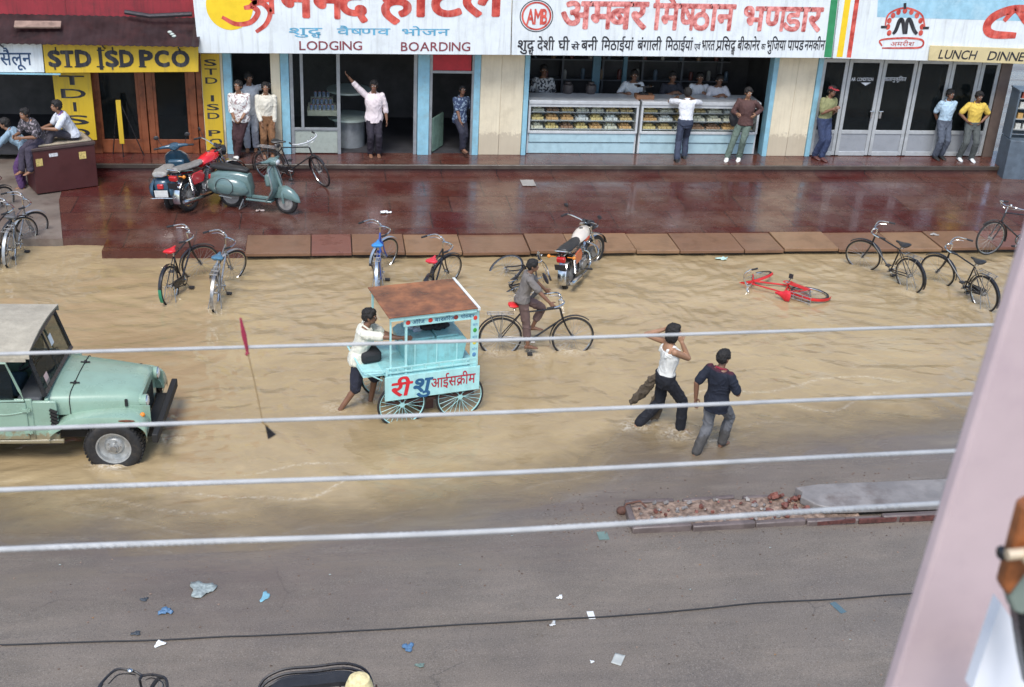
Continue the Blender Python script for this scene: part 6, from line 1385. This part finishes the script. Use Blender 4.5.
# the near building: post, parapet, shutter
PK = M('pink_paint', (.54, .42, .42), .55, var=.05, scale=5, bump=.04, bscale=25, dirt=(.43, .32, .35), dscale=9, damt=.4)
def prism_from(px, Y0, Y1, ext=0):
    a = [F(x, y, Y0) for x, y in px]; b = [Vector((q.x, Y1, q.z)) for q in a]; m = MB(); m.rings([a, b]); return m
m = MB(); zl = lambda z, x0: x0+(z-7.28)*.0735
xL = F(882, 687, 1.30).x; zL = F(882, 687, 1.30).z; x2 = F(1022, 222, 1.30); sl_ = (x2.x-xL)/(x2.z-zL)
xr = F(968, 687, 1.22); 
def at_(x0, z0, z): return x0+(z-z0)*sl_
z0, z1 = 5.2, 10.0
m.rings([[Vector((at_(xL, zL, z), 1.30, z)), Vector((at_(xL, zL, z)+.002, 1.275, z)), Vector((at_(xL, zL, z)+.19, 1.275, z)), Vector((at_(xL, zL, z)+.19, 1.30, z))] for z in (z0, z1)])
tag(m.build('post', PK, bevel=.006), 'thick pink painted post close to the camera at the right', 'post')
m = prism_from([(972, 690), (1001, 603), (1026, 640), (1030, 700)], 1.14, 1.16); tag(m.build('parapet', M('parapet_white', (.80, .81, .84), .6, var=.03)), 'white painted ledge in front of the foot of the pink post', 'ledge')
sb_ = empty('window_shutter', F(1012, 560, 1.1), (0, 0, 0), 'brown varnished wooden shutter edge in front of the pink post', 'shutter')
def PS(nm, m, mt, **k):
    for v in m.bm.verts: v.co -= sb_.location
    return m.build(nm, mt, sb_, **k)
PS('panel', prism_from([(1040, 500), (1024, 508), (1003, 588), (1009, 598), (1038, 560)], 1.06, 1.08), M('varnished_wood', (.26, .085, .025), .35, var=.4, scale=30), bevel=.004)
PS('edge_strip', prism_from([(1034, 545), (1010, 598), (1014, 612), (1024, 616), (1040, 590)], 1.07, 1.09), M('shutter_green', (.20, .24, .20), .6), bevel=.003)
m = MB(); c = F(1020, 549, 1.06); m.cyl(c+Vector((-.022, -.01, 0)), c+Vector((.02, -.012, .004)), .007, n=12); m.ball(c+Vector((.006, -.016, .001)), .013, 2); PS('bolt', m, M('bolt_brass', (.72, .58, .40), .35, .4))
m = MB(); c = F(1002, 553, 1.07); m.ball(c, (.006, .01, .009), 2); PS('bolt_end', m, BLK)
m = prism_from([(1016, 606), (1024, 602), (1034, 640), (1030, 690), (1024, 660)], 1.08, 1.10); PS('stay', m, BLK)
# ------------------------------------------------------------------ cycle rickshaw under the camera
rk_ = empty('cycle_rickshaw', (G(318, 672, 1.5).x, G(318, 672, 1.5).y-.46, .06), (0, 0, -PI/2+.06), 'black cycle rickshaw with folded hood seen from above at the bottom edge', 'rickshaw')
for y in (-.45, .45): wheel('rear_wheel', rk_, (-.05, y, .36), .36, .02, 26)
wheel('front_wheel', rk_, (1.62, 0, .34), .34, .019, 26)
m = MB()
for s in (-1, 1): m.tube([(-.35, s*.36, .42), (.35, s*.36, .42), (.62, s*.10, .40), (1.0, 0, .36)], .016, 6); m.cyl((-.05, s*.42, .36), (-.05, s*.3, .45), .02)
m.tube([(.62, 0, .40), (.85, 0, .78), (1.38, 0, .84), (1.44, 0, .70), (.85, 0, .34)], .016, 6); m.cyl((-.05, -.45, .36), (-.05, .45, .36), .014); m.cyl((1.44, 0, .66), (1.62, .05, .34), .012); m.cyl((1.44, 0, .66), (1.62, -.05, .34), .012); m.build('frame', BLK, rk_)
m = MB(); m.cyl((1.43, 0, .78), (1.37, 0, 1.02), .013); m.tube(bez([(1.16, -.27, 1.0), (1.30, -.24, 1.02), (1.40, -.08, 1.03), (1.40, .08, 1.03), (1.30, .24, 1.02), (1.16, .27, 1.0)], 5), .012, 7); m.ball((1.38, 0, 1.03), (.035, .035, .025), 2); m.build('handlebar', BLK, rk_)
m = MB(); m.box((.85, 0, .86), (.26, .16, .07)); m.build('saddle', VINYL, rk_, bevel=.03)
m = MB(); m.box((-.05, 0, .74), (.50, .84, .12)); m.box((-.32, 0, 1.0), (.10, .84, .45), (0, R(-12), 0)); m.box((.35, 0, .47), (.35, .8, .03)); m.build('passenger_seat', M('rick_seat', (.12, .03, .03), .4), rk_, bevel=.03)
m = MB()
for k in range(3):
    m.tube(bez([(-.10-.05*k, -.46, .95), (-.34-.05*k, -.47, 1.30+.01*k), (-.42-.05*k, -.30, 1.42+.01*k), (-.42-.05*k, 0, 1.43+.01*k), (-.42-.05*k, .30, 1.42+.01*k), (-.34-.05*k, .47, 1.30+.01*k), (-.10-.05*k, .46, .95)], 5), .014, 6)
ho = m.build('hood_bow', BLK, rk_)
bp_ = bez([(-.36, -.47, 1.30), (-.44, -.30, 1.43), (-.45, 0, 1.44), (-.44, .30, 1.43), (-.36, .47, 1.30)], 6)
m = MB(); m.tube([(-.16, -.52, 1.36), (-.16, .52, 1.36)], .010, 6); m.tube([(-.16, .49, 1.30), (-.20, .49, 1.47)], .008, 6); m.tube([(-.16, -.12, 1.36), (-.40, -.12, 1.42)], .008, 6); m.tube([(-.16, .2, 1.36), (-.40, .2, 1.42)], .008, 6); m.build('hood_rail', M('rail_brown', (.06, .03, .025), .6), rk_)
m = MB(); m.rings([[p, p+Vector((.16, 0, .015)), p+Vector((.16, 0, -.03)), p+Vector((0, 0, -.05))] for p in bp_]); m.build('folded_hood', M('hood_cloth', (.02, .02, .022), .6, var=.3, bump=.5), rk_)
# ------------------------------------------------------------------ litter
def scrap(px, py, size, mat, name, label, cat, crumple=.3, z=None, thin=False, rot=0):
    p = G(px, py, .05); zz = zr(p.x, p.y) if z is None else z; p = G(px, py, zz); rn = random.Random(px*7+py)
    m = MB(); n = 7; V = []
    for i in range(n):
        r_ = []
        for j in range(n):
            u, v = i/(n-1)-.5, j/(n-1)-.5
            if crumple > .15: q_ = max(abs(u), abs(v))/max(1e-6, math.hypot(u, v)); q_ = .35+.65*q_; q_ *= 1+.28*math.sin(3*math.atan2(v, u)+px); u *= q_; v *= q_
            a = u*size[0]; b = v*size[1]
            jj = .06*size[0]*rn.uniform(-1, 1)*crumple*2
            r_.append(m.bm.verts.new((p.x+a*math.cos(rot)-b*math.sin(rot)+jj, p.y+a*math.sin(rot)+b*math.cos(rot)+jj, zz+.006+abs(rn.gauss(0, 1))*crumple*size[0]*.25)))
        V.append(r_)
    for i in range(n-1):
        for j in range(n-1): m.bm.faces.new((V[i][j], V[i+1][j], V[i+1][j+1], V[i][j+1]))
    o = m.build(name, mat, smooth=crumple > .1, angle=25); sd_ = o.modifiers.new('thickness', 'SOLIDIFY'); sd_.thickness = .003
    tag(o, label, cat, 'scraps littering the wet road and pavement'); return o
PAP = M('paper_white', (.75, .76, .74), .6); PLA = M('plastic_clear', (.30, .34, .32), .3, var=.35, scale=20); LB = M('scrap_blue', (.09, .18, .30), .5); TE = M('scrap_teal', (.13, .19, .165), .6); DKS = M('scrap_dark', (.05, .06, .07), .6); BRS = M('scrap_brown', (.30, .17, .08), .7)
scrap(202, 590, (.26, .26), PLA, 'plastic_bag', 'crumpled translucent plastic bag on the asphalt at lower left', 'bag', .22)
scrap(166, 612, (.14, .11), LB, 'paper_scrap', 'small light blue crumpled scrap left of centre above the cable', 'scrap', .4)
scrap(265, 597, (.08, .17), M('scrap_pale_blue', (.20, .42, .50), .6), 'paper_scrap', 'pale blue elongated scrap right of the plastic bag', 'scrap', .2, rot=-.3)
scrap(160, 645, (.11, .06), PAP, 'paper_scrap', 'tiny white crumpled paper just below the cable at lower left', 'scrap', .5, rot=.4)
scrap(591, 615.5, (.075, .13), PAP, 'paper_card', 'small upright white card lying across the black cable', 'card', .03)
scrap(618, 660, (.11, .17), M('paper_grey', (.45, .46, .42), .6), 'paper_scrap', 'greyish square paper near the bottom right of centre', 'scrap', .12, rot=-.5)
scrap(603, 536, (.13, .17), TE, 'paper_scrap', 'round teal patch of wet paper left of the median end', 'scrap', .03)
scrap(408, 648, (.11, .13), LB, 'paper_scrap', 'dark blue folded scrap at bottom centre with a twig', 'scrap', .4)
scrap(420, 666, (.09, .06), TE, 'paper_scrap', 'small green scrap below the dark blue folded one', 'scrap', .4)
scrap(592, 662, (.04, .04), PAP, 'paper_scrap', 'tiny white fleck left of the greyish paper', 'scrap', .4)
scrap(553, 625, (.09, .04), PAP, 'paper_scrap', 'thin white shreds just below the cable at centre', 'scrap', .6, rot=.8)
scrap(560, 598, (.07, .05), PAP, 'paper_scrap', 'small white shreds above the cable at centre', 'scrap', .6, rot=.8)
scrap(144, 600, (.08, .06), DKS, 'paper_scrap', 'small dark leaf like scrap above the blue one', 'scrap', .3)
scrap(136, 634, (.09, .06), DKS, 'paper_scrap', 'dark scrap touching the cable at lower left', 'scrap', .3)
scrap(838, 608, (.08, .20), M('scrap_slate', (.08, .13, .15), .6), 'paper_scrap', 'slate coloured flat scrap by the cable at lower right', 'scrap', .1, rot=.3)
scrap(528, 183, (.30, .42), M('paper_wet_grey', (.33, .31, .28), .5), 'paper_sheet', 'wet pale paper sheet stuck on the pavement before the sweet shop', 'paper', .03, z=.205)
scrap(385, 213, (.22, .12), PAP, 'paper_scrap', 'bright crumpled paper on the pavement above the blue saddle', 'scrap', .4, z=.175)
scrap(260, 211, (.16, .12), M('paper_pinkish', (.5, .40, .36), .6), 'paper_scrap', 'pinkish scrap under the grey green scooter', 'scrap', .4, z=.17)
scrap(722, 259, (.22, .12), M('scrap_mint', (.45, .62, .55), .5), 'paper_scrap', 'pale mint scrap floating near the kerb left of the red bicycle', 'scrap', .25, z=.01)
scrap(934, 235, (.16, .12), M('paper_wet_grey', (.33, .31, .28), .5), 'paper_scrap', 'grey scrap on the kerb between the two right bicycles', 'scrap', .3, z=.15)
for i, (x, y) in enumerate(((700, 565), (770, 548), (735, 600), (480, 570), (330, 575), (60, 565), (93, 618), (690, 590), (850, 640), (775, 655), (512, 536), (460, 565), (640, 560))):
    scrap(x, y, (.022, .016), PLA if i % 3 else BRS, 'litter_fleck', 'tiny pale fleck of litter on the dark asphalt', 'litter', .4)
# ------------------------------------------------------------------ person at the bottom edge
p_ = G(361, 684, 1.62)
pr, J = person((p_.x+.0, p_.y-.06, .06), PI/2, 'person in a round straw coloured hat at the bottom edge beside the rickshaw', None, h=1.66, seed=31, shirt=(.10, .10, .12), pants=(.05, .05, .06))
m = MB(); hc = J['Hd']((0, -.01, .07)); m.tube([hc+Vector((0, 0, -.03)), hc+Vector((0, 0, .02)), hc+Vector((0, 0, .08)), hc+Vector((0, 0, .10))], [.120, .108, .085, .03], 20); m.build('hat', M('straw_hat', (.70, .58, .30), .7, var=.2, scale=30), pr)
